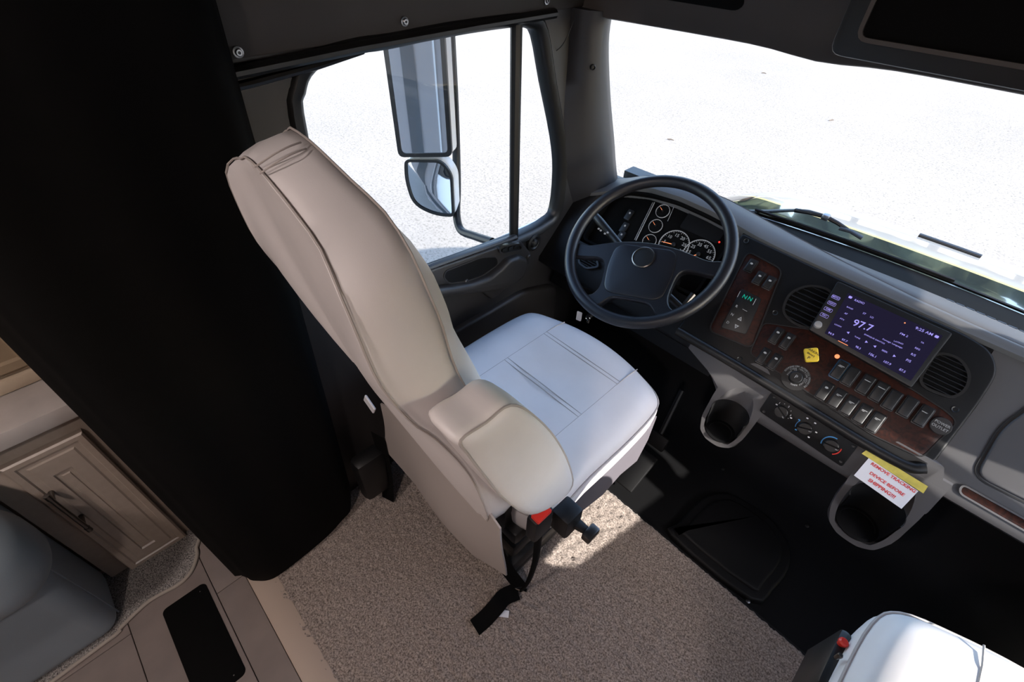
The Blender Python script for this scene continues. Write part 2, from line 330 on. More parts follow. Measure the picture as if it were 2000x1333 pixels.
# --- windscreen pillars
def pillar(sx, nm):
    out = [(1112, 14), (1106, 110), (1098, 210), (1095, 300), (1108, 370), (1124, 425)]
    inn = [(1190, 22), (1181, 95), (1185, 200), (1193, 285), (1200, 360), (1216, 440)]
    rings = []
    for a, b in zip(out, inn):
        o = on(*a, 'x', -.955); i = on(*b, 'x', -.885)
        m1 = o*.62+i*.38+np.array([.022, -.012, 0]); m2 = o*.25+i*.75+np.array([.020, -.004, 0])
        bk = i+np.array([-.025, .05, .004]); bo = o+np.array([-.04, .03, 0])
        rings.append([tuple(np.array(q)*(1 if sx < 0 else np.array([-1, 1, 1]))) for q in (bo, o, m1, m2, i, i+np.array([-.004, .014, 0]), bk)])
    rr = [list(map(tuple, r)) for r in np.array(list(zip(*[spline([r[k] for r in rings], 5) for k in range(7)])))]
    return rr
pl_ = sroot('trim_4', (-.92, 1.3, .74), 'dark grey windscreen pillar cover with two round plugs')
M().loft(pillar(-1, 'l'), True, True, True).build('pillar_cover', MT['pillar'], pl_, 60)
struct(M().loft(pillar(1, 'r'), True, True, True).build('trim_5', MT['pillar'], None, 60))
for px, py in ((1159, 132), (1171, 237)):
    q = on(px, py, 'x', -.887); fr_ = Fr(q, (.45, .89, 0), (0, 0, 1)); M().lathe(fr_, [(.0075, -.01), (.0075, .001), (.005, .0025), (.004, -.002)], 14).build('plug', MT['black'], pl_)
# thin cable looping down at the pillar head
cb = M().tube(spline([on(1124, 26, 'y', 1.12), on(1112, 62, 'y', 1.1), on(1095, 92, 'y', 1.09), on(1070, 106, 'y', 1.08), on(1052, 88, 'y', 1.07), on(1050, 40, 'y', 1.06)], 6), .0011, 6).build('thin_cable', MT['rubber_trim']); tag(cb, 'thin black cable looping below the header beside the pillar', 'cable')
# --- windscreen
wn = sroot('window_1', (0, 1.55, .75), 'wide curved windscreen above the dashboard')
M().slab([[ws(x, t_) for x in np.linspace(-.95, .95, 25)] for t_ in np.linspace(0, 1, 7)], (0, .005, .002)).build('windscreen_glass', MT['glass'], wn)
M().slab([[np.array(ws(x, t_))+np.array([0, .004, .002]) for x in np.linspace(-.94, .94, 25)] for t_ in (0, .006, .013)], (0, .004, .002)).build('lower_seal', MT['rubber_trim'], wn)
# --- front wall, floors
struct(M().box((0, 1.64, .28), (2.0, .06, .86)).build('wall_front', MT['black']))
fl = sroot('floor', (0, 0, -.02), 'house floor of greyish brown laminate planks')
M().box((0, -1.385, -.05), (2.66, 2.53, .07)).build('subfloor', MT['grout'], fl)
rows = [(-.171, -.2495)] + [(-.2515-.205*k, -.4545-.205*k) for k in range(11)]
me_c = {}
for i, (y1, y0) in enumerate(rows):
    x = -1.285+[.353, .15, .305, .45][i % 4]-.9
    if i == 0: x = -.925-.9
    while x < 1.28:
        a, b = max(x, -1.285), min(x+.9, 1.28)
        if b-a > .03:
            key = (round(b-a-.002, 4), round(y1-y0, 4))
            if key not in me_c:
                me_c[key] = M().box((0, 0, 0), (key[0], key[1], .014), .0008, 1).mesh('plank'); me_c[key].materials.append(MT['plank'])
            put('plank', me_c[key], None, fl, ((a+b)/2, (y0+y1)/2, -.0075))
        x += .9
tr = M().prism(Z3, [(-1.0, -.170), (1.0, -.170), (1.0, -.10), (-1.0, -.10)], -.03, .0015, .004).build('trim_6', MT['strip']); struct(tr, 'pale beige threshold strip between plank floor and carpet')
# carpet with real pile relief
nx, ny = 340, 190
xs = np.linspace(-.95, .95, nx); ys = np.linspace(-.118, .852, ny)
h = rng.normal(0, 1, (nx, ny)); h = (h+np.roll(h, 1, 0)+np.roll(h, 1, 1)+np.roll(h, -1, 0))/2
jx = rng.normal(0, .0012, (nx, ny)); jy = rng.normal(0, .0012, (nx, ny))
V = [(xs[i]+jx[i, j], ys[j]+jy[i, j]+(rng.normal(0, .0008) if j in (0, ny-1) else 0), -.006 if j in (0, ny-1) else .0016*h[i, j]) for i in range(nx) for j in range(ny)]
cm = M(); cm.add(V, [(i*ny+j, (i+1)*ny+j, (i+1)*ny+j+1, i*ny+j+1) for i in range(nx-1) for j in range(ny-1)])
cp = cm.build('cab_carpet', MT['carpet'], None, 180); tag(cp, 'brown grey cut pile carpet covering the cab floor', 'carpet', kind='stuff')
struct(M().box((0, .37, -.03), (1.96, .98, .044)).build('floor_cab', MT['black']))
rf = sroot('floor_front', (0, 1.2, -.02), 'black rubber floor mat in the front footwell')
pr_ = [(y, z) for y, z in ((.845, -.012), (1.25, -.012), (1.36, .02), (1.60, .30), (1.62, .30), (1.62, -.06), (.845, -.06))]
M().loft([[(x, y, z) for y, z in pr_] for x in (-.98, -.5, 0, .5, .98)], True, True, True).build('rubber_mat', MT['rubber'], rf)
# raised engine tunnel cover with screws
cov = [(-.108, .866), (-.115, .92), (-.108, 1.045), (-.075, 1.12), (-.02, 1.155), (.09, 1.16), (.165, 1.12), (.20, 1.05), (.195, .95), (.16, .87)]
cov = [tuple(p) for p in spline(cov, 3, True)]
ec = thing('tunnel_cover', (.04, 1.0, 0), 'black rubber tunnel cover panel edged with small screws', 'floor cover')
M().prism(Z3, cov, -.012, .012, .010, 3).build('cover_rim', MT['rubber'], ec, 60)
M().prism(Z3, inset(cov, .028), .0, .020, .010, 3).build('cover_plate', MT['rubber'], ec, 60)
scr = M().lathe(Z3, [(.0062, 0), (.006, .002), (.003, .0033)], 12).mesh('screw'); scr.materials.append(MT['steel'])
for px, py in ((1379, 997), (1471, 1008), (1512, 1099), (1461, 1175)):
    q = on(px, py, 'z', .014); put('screw', scr, None, ec, tuple(q))
for px, py in ((1412, 917), (1576, 1028)):
    q = on(px, py, 'z', -.012); put('screw', scr, None, rf, tuple(q))
# --- living area shell
struct(M().box((0, -2.63, 1.0), (2.66, .06, 2.2)).build('wall_rear', MT['wall'])); struct(M().box((1.30, -1.4, 1.0), (.04, 2.5, 2.2)).build('wall_right_house', MT['wall']))
struct(M().box((-1.305, -1.4, 1.0), (.04, 2.5, 2.2)).build('wall_left_house', MT['wall'])); struct(M().box((0, -1.4, 2.08), (2.66, 2.5, .05)).build('ceiling_house', MT['ceil']))
struct(M().box((1.13, -.19, 1.02), (.32, .05, 2.1)).build('wall_front_right', MT['wall'])); struct(M().box((-1.11, -.115, 1.02), (.40, .04, 2.1)).build('wall_front_left', MT['blackmatte']))
for sx, nm in ((-1, 'wall_left_front'), (1, 'wall_right_front')): struct(M().box((sx*.985, 1.43, .30), (.05, .28, .80)).build(nm, MT['black']))
# --- outside skin of the motorhome, seen in the mirrors
ex = sroot('wall_exterior', (-1.36, -4, -.7), 'grey outer side of the motorhome, seen in the door mirrors')
M().box((-1.345, -4.3, .9), (.03, 8.2, 3.3)).build('side_skin', MT['rvgrey'], ex)
for z, hh, m_ in ((-.50, .16, 'paintw'), (-.30, .14, 'rvteal'), (-.14, .10, 'paintw'), (1.9, .5, 'rvdark')): M().box((-1.363, -4.3, z), (.006, 8.2, hh)).build('stripe', MT[m_], ex)
for y, hh, m_ in ((-.30, .05, 'rvdark'), (-.40, .012, 'paintw'), (-.52, .10, 'rvdark'), (-1.9, .03, 'rvdark')): M().box((-1.366, y, .9), (.012, hh, 3.2)).build('corner_trim', MT[m_], ex)
for y, hh in ((-5.0, .9),): M().box((-1.364, y, 1.15), (.008, hh, .62), .0).build('side_window', MT['rvdark'], ex)
M().box((1.345, -4.3, .9), (.03, 8.2, 3.3)).build('side_skin', MT['rvgrey'], ex); M().box((0, -4.3, 2.55), (2.7, 8.2, .04)).build('roof_skin', MT['paintw'], ex)
M().box((0, .56, 2.34), (2.56, 1.5, .42), .05, 3).build('bunk_shell', MT['paintw'], ex)
M().prism(Z3, rpoly([(-1.28, 1.20), (1.28, 1.20), (1.28, 1.42), (1.0, 1.72), (-1.0, 1.72), (-1.28, 1.42)], [.01, .01, .2, .2, .2, .2], 6), 1.55, 2.5, .05).build('bunk_nose', MT['paintw'], ex)
M().box((-1.005, .62, .0), (.02, 1.2, 1.34), .008).build('door_skin', MT['paintw'], ex); M().box((1.005, .62, .0), (.02, 1.2, 1.34), .008).build('door_skin', MT['paintw'], ex)
M().box((0, .6, -.4), (1.9, 2.0, .6)).build('underbody', MT['black'], ex)
for sx in (-1, 1):
    M().box((sx*1.019, -.02, .45), (.012, .30, 2.2)).build('cab_skin', MT['rvgrey'], ex); M().box((sx*1.019, .55, 1.73), (.012, 1.40, .82)).build('cab_skin', MT['rvgrey'], ex); M().box((sx*1.19, -.085, .95), (.32, .012, 3.2)).build('front_skin', MT['rvgrey'], ex)
for y, hh, m_ in ((-.13, .05, 'rvdark'), (-.02, .008, 'paintw'), (.045, .04, 'rvdark')): M().box((-1.027, y, .45), (.006, hh, 2.2)).build('jamb_strip', MT[m_], ex)
for x, hh, m_ in ((-1.09, .05, 'rvdark'), (-1.15, .008, 'paintw'), (-1.27, .06, 'rvdark')): M().box((x, -.076, .95), (hh, .006, 3.2)).build('jamb_strip', MT[m_], ex)
# --- bonnet, cowl and wiper
def hz(x, y):
    py = np.interp(y, [1.56, 1.75, 1.95, 2.1, 2.3, 2.45, 2.6, 2.72, 2.80], [.72, .70, .672, .642, .575, .50, .39, .22, -.1])
    wd = np.interp(y, [1.56, 2.0, 2.4, 2.8], [.90, .82, .72, .55]); a = abs(x)/wd
    return py-.03*a**2-1.1*max(0, a-.66)**1.8
hn = thing('truck_hood', (0, 2.1, .6), 'glossy dark hood with a pale silver front beyond the windscreen', 'truck hood')
hy = np.concatenate([np.linspace(1.595, 2.4, 26), np.linspace(2.43, 2.80, 18)]); HX = np.linspace(-1, 1, 41)
P = [[(s_*np.interp(y, [1.56, 2.0, 2.4, 2.8], [1.0, .96, .86, .66]), y, hz(s_*np.interp(y, [1.56, 2.0, 2.4, 2.8], [1.0, .96, .86, .66]), y)) for s_ in HX] for y in hy]
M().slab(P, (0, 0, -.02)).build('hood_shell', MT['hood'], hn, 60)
q0, q1 = on(1809, 450, 'z', .665), on(1918, 489, 'z', .665)
def hp(x, y, dz=.004): return (x, y, hz(x, y)+dz)
yv = (q0[1]+q1[1])/2
M().tube([hp(x, yv, .006) for x in np.linspace(q0[0]-.01, q1[0]+.01, 8)], .010, 8, flat=.6).build('hood_vent', MT['black'], hn)
for sx in (-1, 1):
    M().box((sx*.98, 2.2, -.35), (.42, 1.1, .9), .15, 4).build('fender', MT['paintw'], hn)
struct(M().loft([[(x, ws(x, 0)[1]+dy, ws(x, 0)[2]+dz) for dy, dz in ((.0, -.02), (.012, -.006), (.03, -.03), (.08, -.06), (.08, -.11), (0, -.11))] for x in np.linspace(-.95, .95, 21)], True, True, True).build('trim_7', MT['rubber_trim']), 'black cowl strip below the windscreen')
wp = thing('windshield_wiper', (-.2, 1.57, .8), 'black wiper arm and blade lying on the windscreen', 'wiper')
def wsp(px, py, off=.014):                                     # point on the outer face of the windscreen
    d = ray(px, py); best = None
    for k in np.linspace(1.1, 2.2, 900):
        P_ = CAM+d*k; x = P_[0]; a = np.array(ws(x, 0)); b = np.array(ws(x, 1)); n_ = np.cross([1, 0, 0], b-a); n_ = n_/np.linalg.norm(n_)
        e = abs((P_-a)@n_+off if n_[1] < 0 else (P_-a)@n_-off)
        if best is None or e < best[0]: best = (e, P_)
    return best[1]
bl = [wsp(1476+(1864-1476)*k, 410+(549-410)*k+math.sin(k*math.pi)*-3) for k in np.linspace(0, 1, 12)]
M().tube(bl, .0075, 8, flat=.55).build('blade_carrier', MT['rubber_trim'], wp)
M().tube([p+np.array([0, -.006, .004]) for p in bl], .004, 6).build('blade_rubber', MT['black'], wp)
M().tube([wsp(1452, 413, .03), wsp(1500, 413, .034), wsp(1553, 411, .036)], [.008, .009, .008], 8, flat=.6).build('wiper_arm', MT['black'], wp)
M().tube([wsp(1553, 411, .036), wsp(1580, 415, .036), wsp(1613, 424, .034), wsp(1636, 436, .03), wsp(1655, 449, .025)], [.007, .007, .0065, .006, .006], 8).build('wiper_arm', MT['black'], wp)
M().box(wsp(1613, 424, .034), (.02, .02, .018), .004).build('arm_joint', MT['steel'], wp)
M().tube([wsp(1640, 445, .02), wsp(1662, 452, .022), wsp(1684, 465, .02)], [.013, .011, .012], 8, flat=.4).build('arm_clip', MT['black'], wp)
MY = .05
# --- driver door mirror
def side_mirror(label, fx):
  mdir = np.array([-.87, -.49, 0]); FM = Fr((-1.2, .909, 0), -mdir, (0, 0, 1))   # a: towards the cab, b = z, normal to the rear
  mr = thing('side_mirror', fx((-1.1, .9, .6)), label, 'mirror')
  def B(m, name, mt, an=35): m.v = [fx(p) for p in m.v]; return m.build(name, MT[mt], mr, an)
  B(M().prism(FM, rpoly([(-.187, .862), (0, .890), (.0, 1.33), (-.187, 1.33)], .022), -.045, .0, .012, 3), 'mirror_housing', 'paintw')
  B(M().ring(FM, rpoly([(-.189, .860), (.002, .888), (.002, 1.332), (-.189, 1.332)], .022), rpoly([(-.176, .874), (-.012, .899), (-.012, 1.32), (-.176, 1.32)], .016), -.006, .003), 'mirror_frame', 'black')
  B(M().prism(FM, rpoly([(-.178, .872), (-.010, .897), (-.010, 1.322), (-.178, 1.322)], .016), -.003, .0005), 'mirror_glass', 'mirror')
  cv = rpoly([FM.at(*q) for q in ((790, 311), (862, 312), (884, 340), (888, 424), (850, 421), (806, 400), (791, 350))], [.02, .04, .04, .02, .05, .05, .05], 5)
  B(M().prism(FM, cv, -.05, .0, .02, 3), 'convex_housing', 'paintw')
  B(M().ring(FM, cv, inset(cv, .009), -.006, .003), 'convex_frame', 'black')
  ci = inset(cv, .007); cc = np.mean(np.array(ci), 0)
  B(M().loft([[FM.p(cc[0]+(a-cc[0])*k, cc[1]+(b-cc[1])*k, .012*(1-k*k)-.001) for a, b in ci] for k in (1, .85, .7, .5, .3, .12)], True, False, True), 'convex_glass', 'mirror', 80)
  B(M().tube(spline([(-1.27, .985, 1.30), (-1.27, .985, 1.0), (-1.26, .97, .76), (-1.215, .925, .675), (-1.175, .91, .635), (-1.10, .905, .648), (-1.0, .90, .672)], 5), .014, 10), 'mirror_arm', 'black')
side_mirror('tall door mirror with a small convex mirror beneath, outside the driver window', lambda p: tuple(p))
side_mirror('tall door mirror outside the passenger window', lambda p: (-p[0], p[1]+MY, p[2]))
# --- trees beyond the lot, mirrored in the bonnet
def tree(x, y, s_):
    o = thing('tree', (x, y, GZ), 'leafy tree beyond the lot, mirrored in the glossy hood', 'tree', 'trees beyond the lot')
    m_ = M()
    for k in range(26):
        a, b, c_ = random.uniform(0, 6.28), random.uniform(0, 1)**.6, random.uniform(.35, 1.0)
        r = s_*random.uniform(.14, .24); cx, cy, cz = x+math.cos(a)*b*s_*.42, y+math.sin(a)*b*s_*.42, GZ+s_*c_
        bm = bmesh.new(); bmesh.ops.create_icosphere(bm, subdivisions=2, radius=r)
        m_.add([(v.co.x*random.uniform(.8, 1.2)+cx, v.co.y*random.uniform(.8, 1.2)+cy, v.co.z*random.uniform(.7, 1.2)+cz) for v in bm.verts], [[v.index for v in f.verts] for f in bm.faces]); bm.free()
    m_.build('crown', MT['leaf'], o, 20); M().tube([(x, y, GZ), (x+.1, y, GZ+s_*.3), (x, y+.1, GZ+s_*.7)], [s_*.04, s_*.03, s_*.015], 8).build('trunk', MT['bark'], o)
for k in range(7): tree(-48+k*16.0+random.uniform(-.5, .5), 42+random.uniform(-4, 6), random.uniform(9.5, 12.5))
for k in range(6): tree(-40+k*16.0, 66+random.uniform(-2, 2), random.uniform(12, 13.5))
# ------------------------------------------------------------------ driver seat and passenger seat
def seat(cx, dy, root, dx0=0.0, dz0=0.0):
    mir = (lambda p: p) if cx < 0 else (lambda p: (-p[0], p[1], p[2]))
    T = lambda p: np.array(mir(tuple(np.array(p, float)+np.array([0, dy, dz0])))) + np.array([dx0, 0, 0])
    L = lambda P_: [T(p) for p in P_]
    s = lambda a, b: (420+a*.5102, 220+b*.5102)
    c0 = -.535
    S2 = [on(*s(*q), 'x', x) for q, x in zip([(235, 68), (340, 140), (480, 260), (620, 380), (720, 530), (790, 680), (850, 820), (890, 950), (945, 1060)], [-.60, -.51, -.458, -.408, -.368, -.352, -.345, -.34, -.335])] + [np.array([-.325, .325, .78]), np.array([-.32, .355, .64]), np.array([-.345, .375, .55])]
    S1 = [on(*s(*q), 'x', x) for q, x in zip([(65, 155), (165, 235), (300, 380), (400, 500), (470, 660), (530, 800), (620, 1010), (700, 1120), (780, 1200), (850, 1245)], [-.60, -.515, -.458, -.412, -.374, -.358, -.348, -.343, -.338, -.335])] + [np.array([-.33, .245, .82]), np.array([-.325, .275, .66]), np.array([-.345, .29, .56])]
    def ring(S):
        r = [p for p in spline(S, 6) if p[0] > c0+.004]
        n = [np.array([2*c0-p[0], p[1], p[2]]) for p in r]
        mid = (r[0]+n[0])/2+np.array([0, 0, .0005])
        return [*r[::-1], mid, *n]                               # bottom right, up, over, down left
    A = ring(S2); B0 = ring(S1)
    def resample(R, n=72):
        d = np.r_[0, np.cumsum([np.linalg.norm(R[i+1]-R[i]) for i in range(len(R)-1)])]; t_ = np.linspace(0, d[-1], n)
        return [np.array([np.interp(q, d, [p[k] for p in R]) for k in range(3)]) for q in t_]
    # the same parameter on both seams: match by height on the right half
    N = 72; sh = lambda p: p+np.array([0, .075*max(0, -.42-p[0]), 0]); A = [sh(p) for p in resample(A, N)]; B = [sh(p) for p in resample(B0, N)]
    nf = np.array([0, .95, .31]); ca = np.mean(A, 0); cb = np.mean(B, 0)
    rings = []
    ca = np.array([c0, .31, .95]); cb = np.array([c0, .205, .95])
    for k in (.06, .25, .45, .62, .76, .87, .95): rings.append([ca+(p-ca)*k+nf*.05*(1-k**3) for p in A])
    rings.append([p+nf*.006*1 for p in A])
    rings.append([a*.8+b*.2+(np.array([.006*max(-1, min(1, (a[0]-c0)/.05)), 0, 0.002])) for a, b in zip(A, B)])
    rings.append([a*.5+b*.5+(np.array([.010*max(-1, min(1, (a[0]-c0)/.05)), 0, 0.003])) for a, b in zip(A, B)])
    rings.append([a*.2+b*.8+(np.array([.007*max(-1, min(1, (a[0]-c0)/.05)), 0, 0.002])) for a, b in zip(A, B)])
    rings.append([p-nf*.004 for p in B])
    for k in (.95, .87, .76, .62, .45, .25, .06): rings.append([cb+(p-cb)*k-nf*.014*(1-k**2.5) for p in B])
    bk = M().loft([L(r) for r in rings], True, True, True).build('backrest', MT['leather'], root, 80)
    for S_, nm in ((A, 'seam'), (B, 'seam')):
        M().tube(L([p+(nf*.0045 if S_ is A else -nf*.003)+np.array([.004*max(-1, min(1, (p[0]-c0)/.05)), 0, .0015]) for p in S_]), .0014, 6).build('seam', MT['seam'], bk)
    for dz in (-.012, .012):
        P_ = []
        for k in np.linspace(0, 1, 9):
            a = S2[1]; b = S1[1]; q = a*(1-k)+b*k; q = q+np.array([.010*math.sin(math.pi*k)+.4*dz, 0, .007*math.sin(math.pi*k)-.15*dz]); P_.append(q+np.array([.0015, 0, .0042]))
        M().tube(L(P_), .0011, 6).build('stitching', MT['seam'], bk)
    # cushion
    o = [(-.79, .40), (-.795, .55), (-.797, .70), (-.79, .82), (-.765, .868), (-.70, .895), (-.62, .915), (-.535, .922), (-.45, .915), (-.37, .895), (-.305, .868), (-.28, .82), (-.273, .70), (-.275, .55), (-.28, .40), (-.40, .36), (-.67, .36)]
    o = [tuple(p) for p in spline(o, 4, True)]
    oc_ = np.array([-.535, .64]); hx, hy = .262, .285
    def shr(d): return [(oc_[0]+(a-oc_[0])*(1-d/hx), oc_[1]+(b-oc_[1])*(1-d/hy)) for a, b in o]
    def rg(d, z): return [(a, b, z) for a, b in (shr(d) if d > .02 else inset(o, d))]
    crown = lambda e: (lambda a, b: e+.012*math.sin(min(1, max(0, (b-.36)/.5))*math.pi)*.6-.02*max(0, (b-.84)/.08)**1.5)
    R0 = [rg(.02, .43), rg(.006, .44), rg(0, .465), rg(-.003, .50), rg(.0, .522), rg(.004, .530), rg(.012, .543), rg(.028, .555), rg(.055, .563), rg(.10, .566), rg(.16, .566), rg(.21, .564), rg(.235, .562)]
    if area2(o) > 0: pass
    cu = M().loft([L(r) for r in R0], True, True, True).build('cushion', MT['leather'], root, 80)
    M().tube(L([(a, b, .5255) for a, b in inset(o, .0)]), .0022, 6, closed=True).build('seam', MT['seam'], cu)
    zt = lambda x, y: .5645 if .42 < y < .82 else .5645-.018*max(0, (y-.82)/.09)**2
    for x in (-.656, -.389): M().tube(L([(x, y, zt(x, y)+.0005) for y in np.linspace(.40, .885, 14)]), .0014, 6).build('seam', MT['seam'], cu)
    for p0, p1 in (((1049, 642.5), (1206, 744)), ((981, 700.6), (1135, 809.4))):
        y0 = (on(*p0, 'z', .565)[1]+on(*p1, 'z', .565)[1])/2
        for dd in (-.006, .006): M().tube(L([(-.656, y0+dd, .5652), (-.52, y0+dd, .5668), (-.389, y0+dd, .5652)]), .0013, 6).build('stitching', MT['seam'], cu)
    # valance below the cushion front and side
    va = M()
    P_ = [[(-.283+.006*math.sin(k*3), y, z) for z in np.linspace(.455, .445-h_, 5)] for k, (y, h_) in enumerate(((.47, .02), (.52, .10), (.58, .135), (.66, .15), (.75, .155), (.82, .15), (.87, .10)))]
    if cx < 0: va.slab([L(r) for r in P_], (.005 if cx > 0 else -.005, 0, 0)).build('side_valance', MT['valance'], root, 60)
    # suspension base
    m = M()
    for k in range(6): m.box(T((-.535, .60 if cx < 0 else .53, .06+k*.06)), (.34-.03*(k % 2), (.40 if cx < 0 else .26)-.03*(k % 2), .058), .012)
    m.build('suspension_base', MT['black'], root)
    pb_ = T((-.535, .60 if cx < 0 else .53, .015)); pb_[2] = .027+dz0/2; M().box(pb_, (.34, .38 if cx < 0 else .26, .035+dz0), .006).build('base_plate', MT['black'], root)
    M().box(T((-.535, .58 if cx < 0 else .52, .42)), (.44, .46 if cx < 0 else .30, .05), .01).build('seat_pan', MT['black'], root)
    # raised armrest beside the backrest
    AX = Fr((-.28, 0, 0), (0, 1, 0), (0, 0, 1))
    px = [(897, 868), (950, 830), (1000, 794), (1046, 812), (1090, 855), (1118, 905), (1126, 950), (1095, 985), (1042, 1010), (990, 984), (944, 934), (912, 895)]
    ol = [tuple(on(a, b, 'x', -.25)[1:]) for a, b in px]; ol = [tuple(p) for p in spline(ol, 4, True)]
    if area2(ol) < 0: ol = ol[::-1]
    rr = []
    for h_, d in ((-.040, .020), (-.038, .010), (-.032, .003), (-.020, 0), (.014, 0), (.023, .003), (.028, .009), (.031, .022), (.033, .05)): 
        ac = np.mean(np.array(ol), 0); rr.append(L([AX.p(ac[0]+(a-ac[0])*(1-d/.085), ac[1]+(b-ac[1])*(1-d/.16), h_) for a, b in ol]))
    ar = M().loft(rr, True, True, True).build('armrest', MT['leather'], root, 70)
    M().tube(L([AX.p(ac[0]+(a-ac[0])*(1-.0045/.085), ac[1]+(b-ac[1])*(1-.0045/.16), .0245) for a, b in ol]), .0022, 6, closed=True).build('seam', MT['seam'], ar)
    # buckle stalk, recline lever
    M().box(T((-.272, .372, .555)), (.030, .055, .085), .008).build('buckle', MT['black'], root)
    M().box(T((-.268, .370, .600)), (.022, .040, .012), .003).build('buckle_button', MT['red'], root)
    M().tube(L(spline([(-.275, .378, .52), (-.285, .395, .40), (-.295, .41, .25), (-.305, .405, .10), (-.317, .398, .03)], 4)), [.014]*17, 8, flat=.35).build('buckle_strap', MT['blackmatte'], root)
    M().box(T((-.255, .445, .500)), (.05, .055, .075), .008).build('lever_housing', MT['black'], root)
    M().tube(L([(-.24, .455, .49), (-.205, .462, .485)]), [.016, .010], 8, flat=.6).build('recline_lever', MT['black'], root)
    M().box(T((-.197, .462, .487)), (.022, .040, .022), .004).build('lever_paddle', MT['gun'], root)
    # rear skirt
    top = [(745, 800), (800, 845), (860, 900), (920, 965), (985, 1040)]; bot = [(745, 880), (815, 945), (870, 1015), (925, 1085), (982, 1132)]
    P_ = []
    for k in range(13):
        t_ = k/12; a = np.array([np.interp(t_*4, range(5), [q[i] for q in top]) for i in (0, 1)]); b = np.array([np.interp(t_*4, range(5), [q[i] for q in bot]) for i in (0, 1)])
        pa, pb = on(*a, 'y', .292), on(*b, 'y', .305)
        P_.append([pa*(1-j)+pb*j+np.array([0, .012*math.sin(j*2.4+t_*5)-.02*math.sin(math.pi*j)*math.sin(math.pi*t_), 0]) for j in np.linspace(-.12, 1, 7)])
    M().slab([L(r) for r in P_], (0, .004, 0)).build('rear_skirt', MT['vinyl_under'], root, 70)
    M().box(T((-.535, .37, .50)), (.38, .05, .18), .02).build('back_pan', MT['black'], root)
    return cu
ds = thing('driver_seat', (-.535, .6, 0), 'off white leather driver seat with raised armrest behind the steering wheel', 'seat')
seat(-1, 0, ds)
M().box(on(722, 790, 'x', -.78), (.045, .006, .036), .002, 1, Matrix.Rotation(.5, 3, 'Y')).build('care_label', MT['paper'], ds)
ps = thing('passenger_seat', (.535, .5, 0), 'white leather passenger seat corner blazing in direct sun', 'seat')
seat(1, -.272, ps, -.058, .205)
M().lathe(Fr(on(1648, 1255, 'x', .208), (1, 0, 0), (0, 1, 0)), [(.005, -.012), (.005, -.006), (.0068, -.003), (.0066, .001), (.0045, .0035)], 18).build('air_knob', MT['red'], ps)
M().lathe(Fr(on(1641, 1281, 'x', .206), (1, 0, 0), (0, 1, 0)), [(.003, -.012), (.0038, .0), (.0025, .0025)], 14).build('lumbar_knob', MT['gun'], ps)
M().box((.210, .485, .640), (.018, .10, .118), .007).build('control_box', MT['black'], ps)
# seat belt tails on the carpet
bt = thing('seat_belt', (-.33, .35, 0), 'black seat belt webbing with steel clip lying on the carpet by the skirt', 'seat belt')
def strap(path, wd, up):
    m = M(); P_ = [np.array(p, float) for p in path]; rows = []
    for i, p in enumerate(P_):
        t_ = P_[min(i+1, len(P_)-1)]-P_[max(i-1, 0)]; t_ = t_/np.linalg.norm(t_); s_ = np.cross(t_, up[i] if isinstance(up, list) else up); s_ = s_/np.linalg.norm(s_)
        rows.append([p-s_*wd/2, p, p+s_*wd/2])
    return m.slab(rows, (0, 0, -.002))
strap(spline([(-.40, .37, .20), (-.378, .385, .10), (-.345, .395, .045), (-.322, .40, .02)], 3), .036, np.array([.6, -.4, .7])).build('webbing', MT['blackmatte'], bt)
strap(spline([(-.325, .385, .022), (-.338, .345, .030), (-.335, .315, .034), (-.338, .275, .012), (-.342, .235, .008)], 3), .046, np.array([.25, .1, 1])).build('webbing', MT['blackmatte'], bt)
M().box((-.326, .395, .022), (.045, .014, .006), .002, 1, Matrix.Rotation(.5, 3, 'Z')).build('steel_clip', MT['chrome'], bt)
M().box((-.312, .318, .008), (.030, .018, .002), 0, 1, Matrix.Rotation(.7, 3, 'Z')).build('belt_tag', MT['paper'], bt)
b2 = thing('seat_belt', (-.84, .29, 0), 'black seat belt strap hanging behind the seat beside the black pillar', 'seat belt')
strap(spline([(-.835, .30, .35), (-.84, .30, .2), (-.838, .285, .06), (-.832, .272, .012)], 4), .048, np.array([.3, -.9, .2])).build('webbing', MT['blackmatte'], b2)
M().box((-.86, .26, .16), (.06, .10, .20), .02).build('retractor', MT['black'], b2)
b3 = M().tube(spline([(-.935, .17, 1.17), (-.925, .20, 1.185), (-.92, .23, 1.17), (-.925, .25, 1.14)], 4), .016, 8, flat=.5).build('belt_guide', MT['rubber_trim']); tag(b3, 'black seat belt guide on the cab wall behind the headrest', 'belt guide')
# ------------------------------------------------------------------ black pillar panel beside the cabinet
pp = [(-.975, -.172), (-.893, -.168), (-.862, -.148), (-.842, -.122), (-.836, -.09), (-.838, -.02), (-.845, .06), (-.86, .12), (-.882, .168), (-.975, .172)]
pp = [tuple(p) for p in spline(pp, 4, True)]
rings = []
for z in np.linspace(.004, 2.05, 36):
    k = .004*math.sin(z*3.0); b = .016*max(0, 1-z/.05)**2
    rings.append([(a+(.004*math.sin(y*55+z*.8)*min(1, z*2) if a > -.93 else 0)-b*(1 if a > -.93 else 0), y+k*.3+.085*(z/1.3)*max(0, min(1, (y+.12)/.22)), z) for a, y in pp])
pn = M().loft(rings, True, True, True).build('pillar_panel', MT['blackmatte'], None, 60); tag(pn, 'tall black upholstered pillar panel between the cab and the cabinet', 'panel')
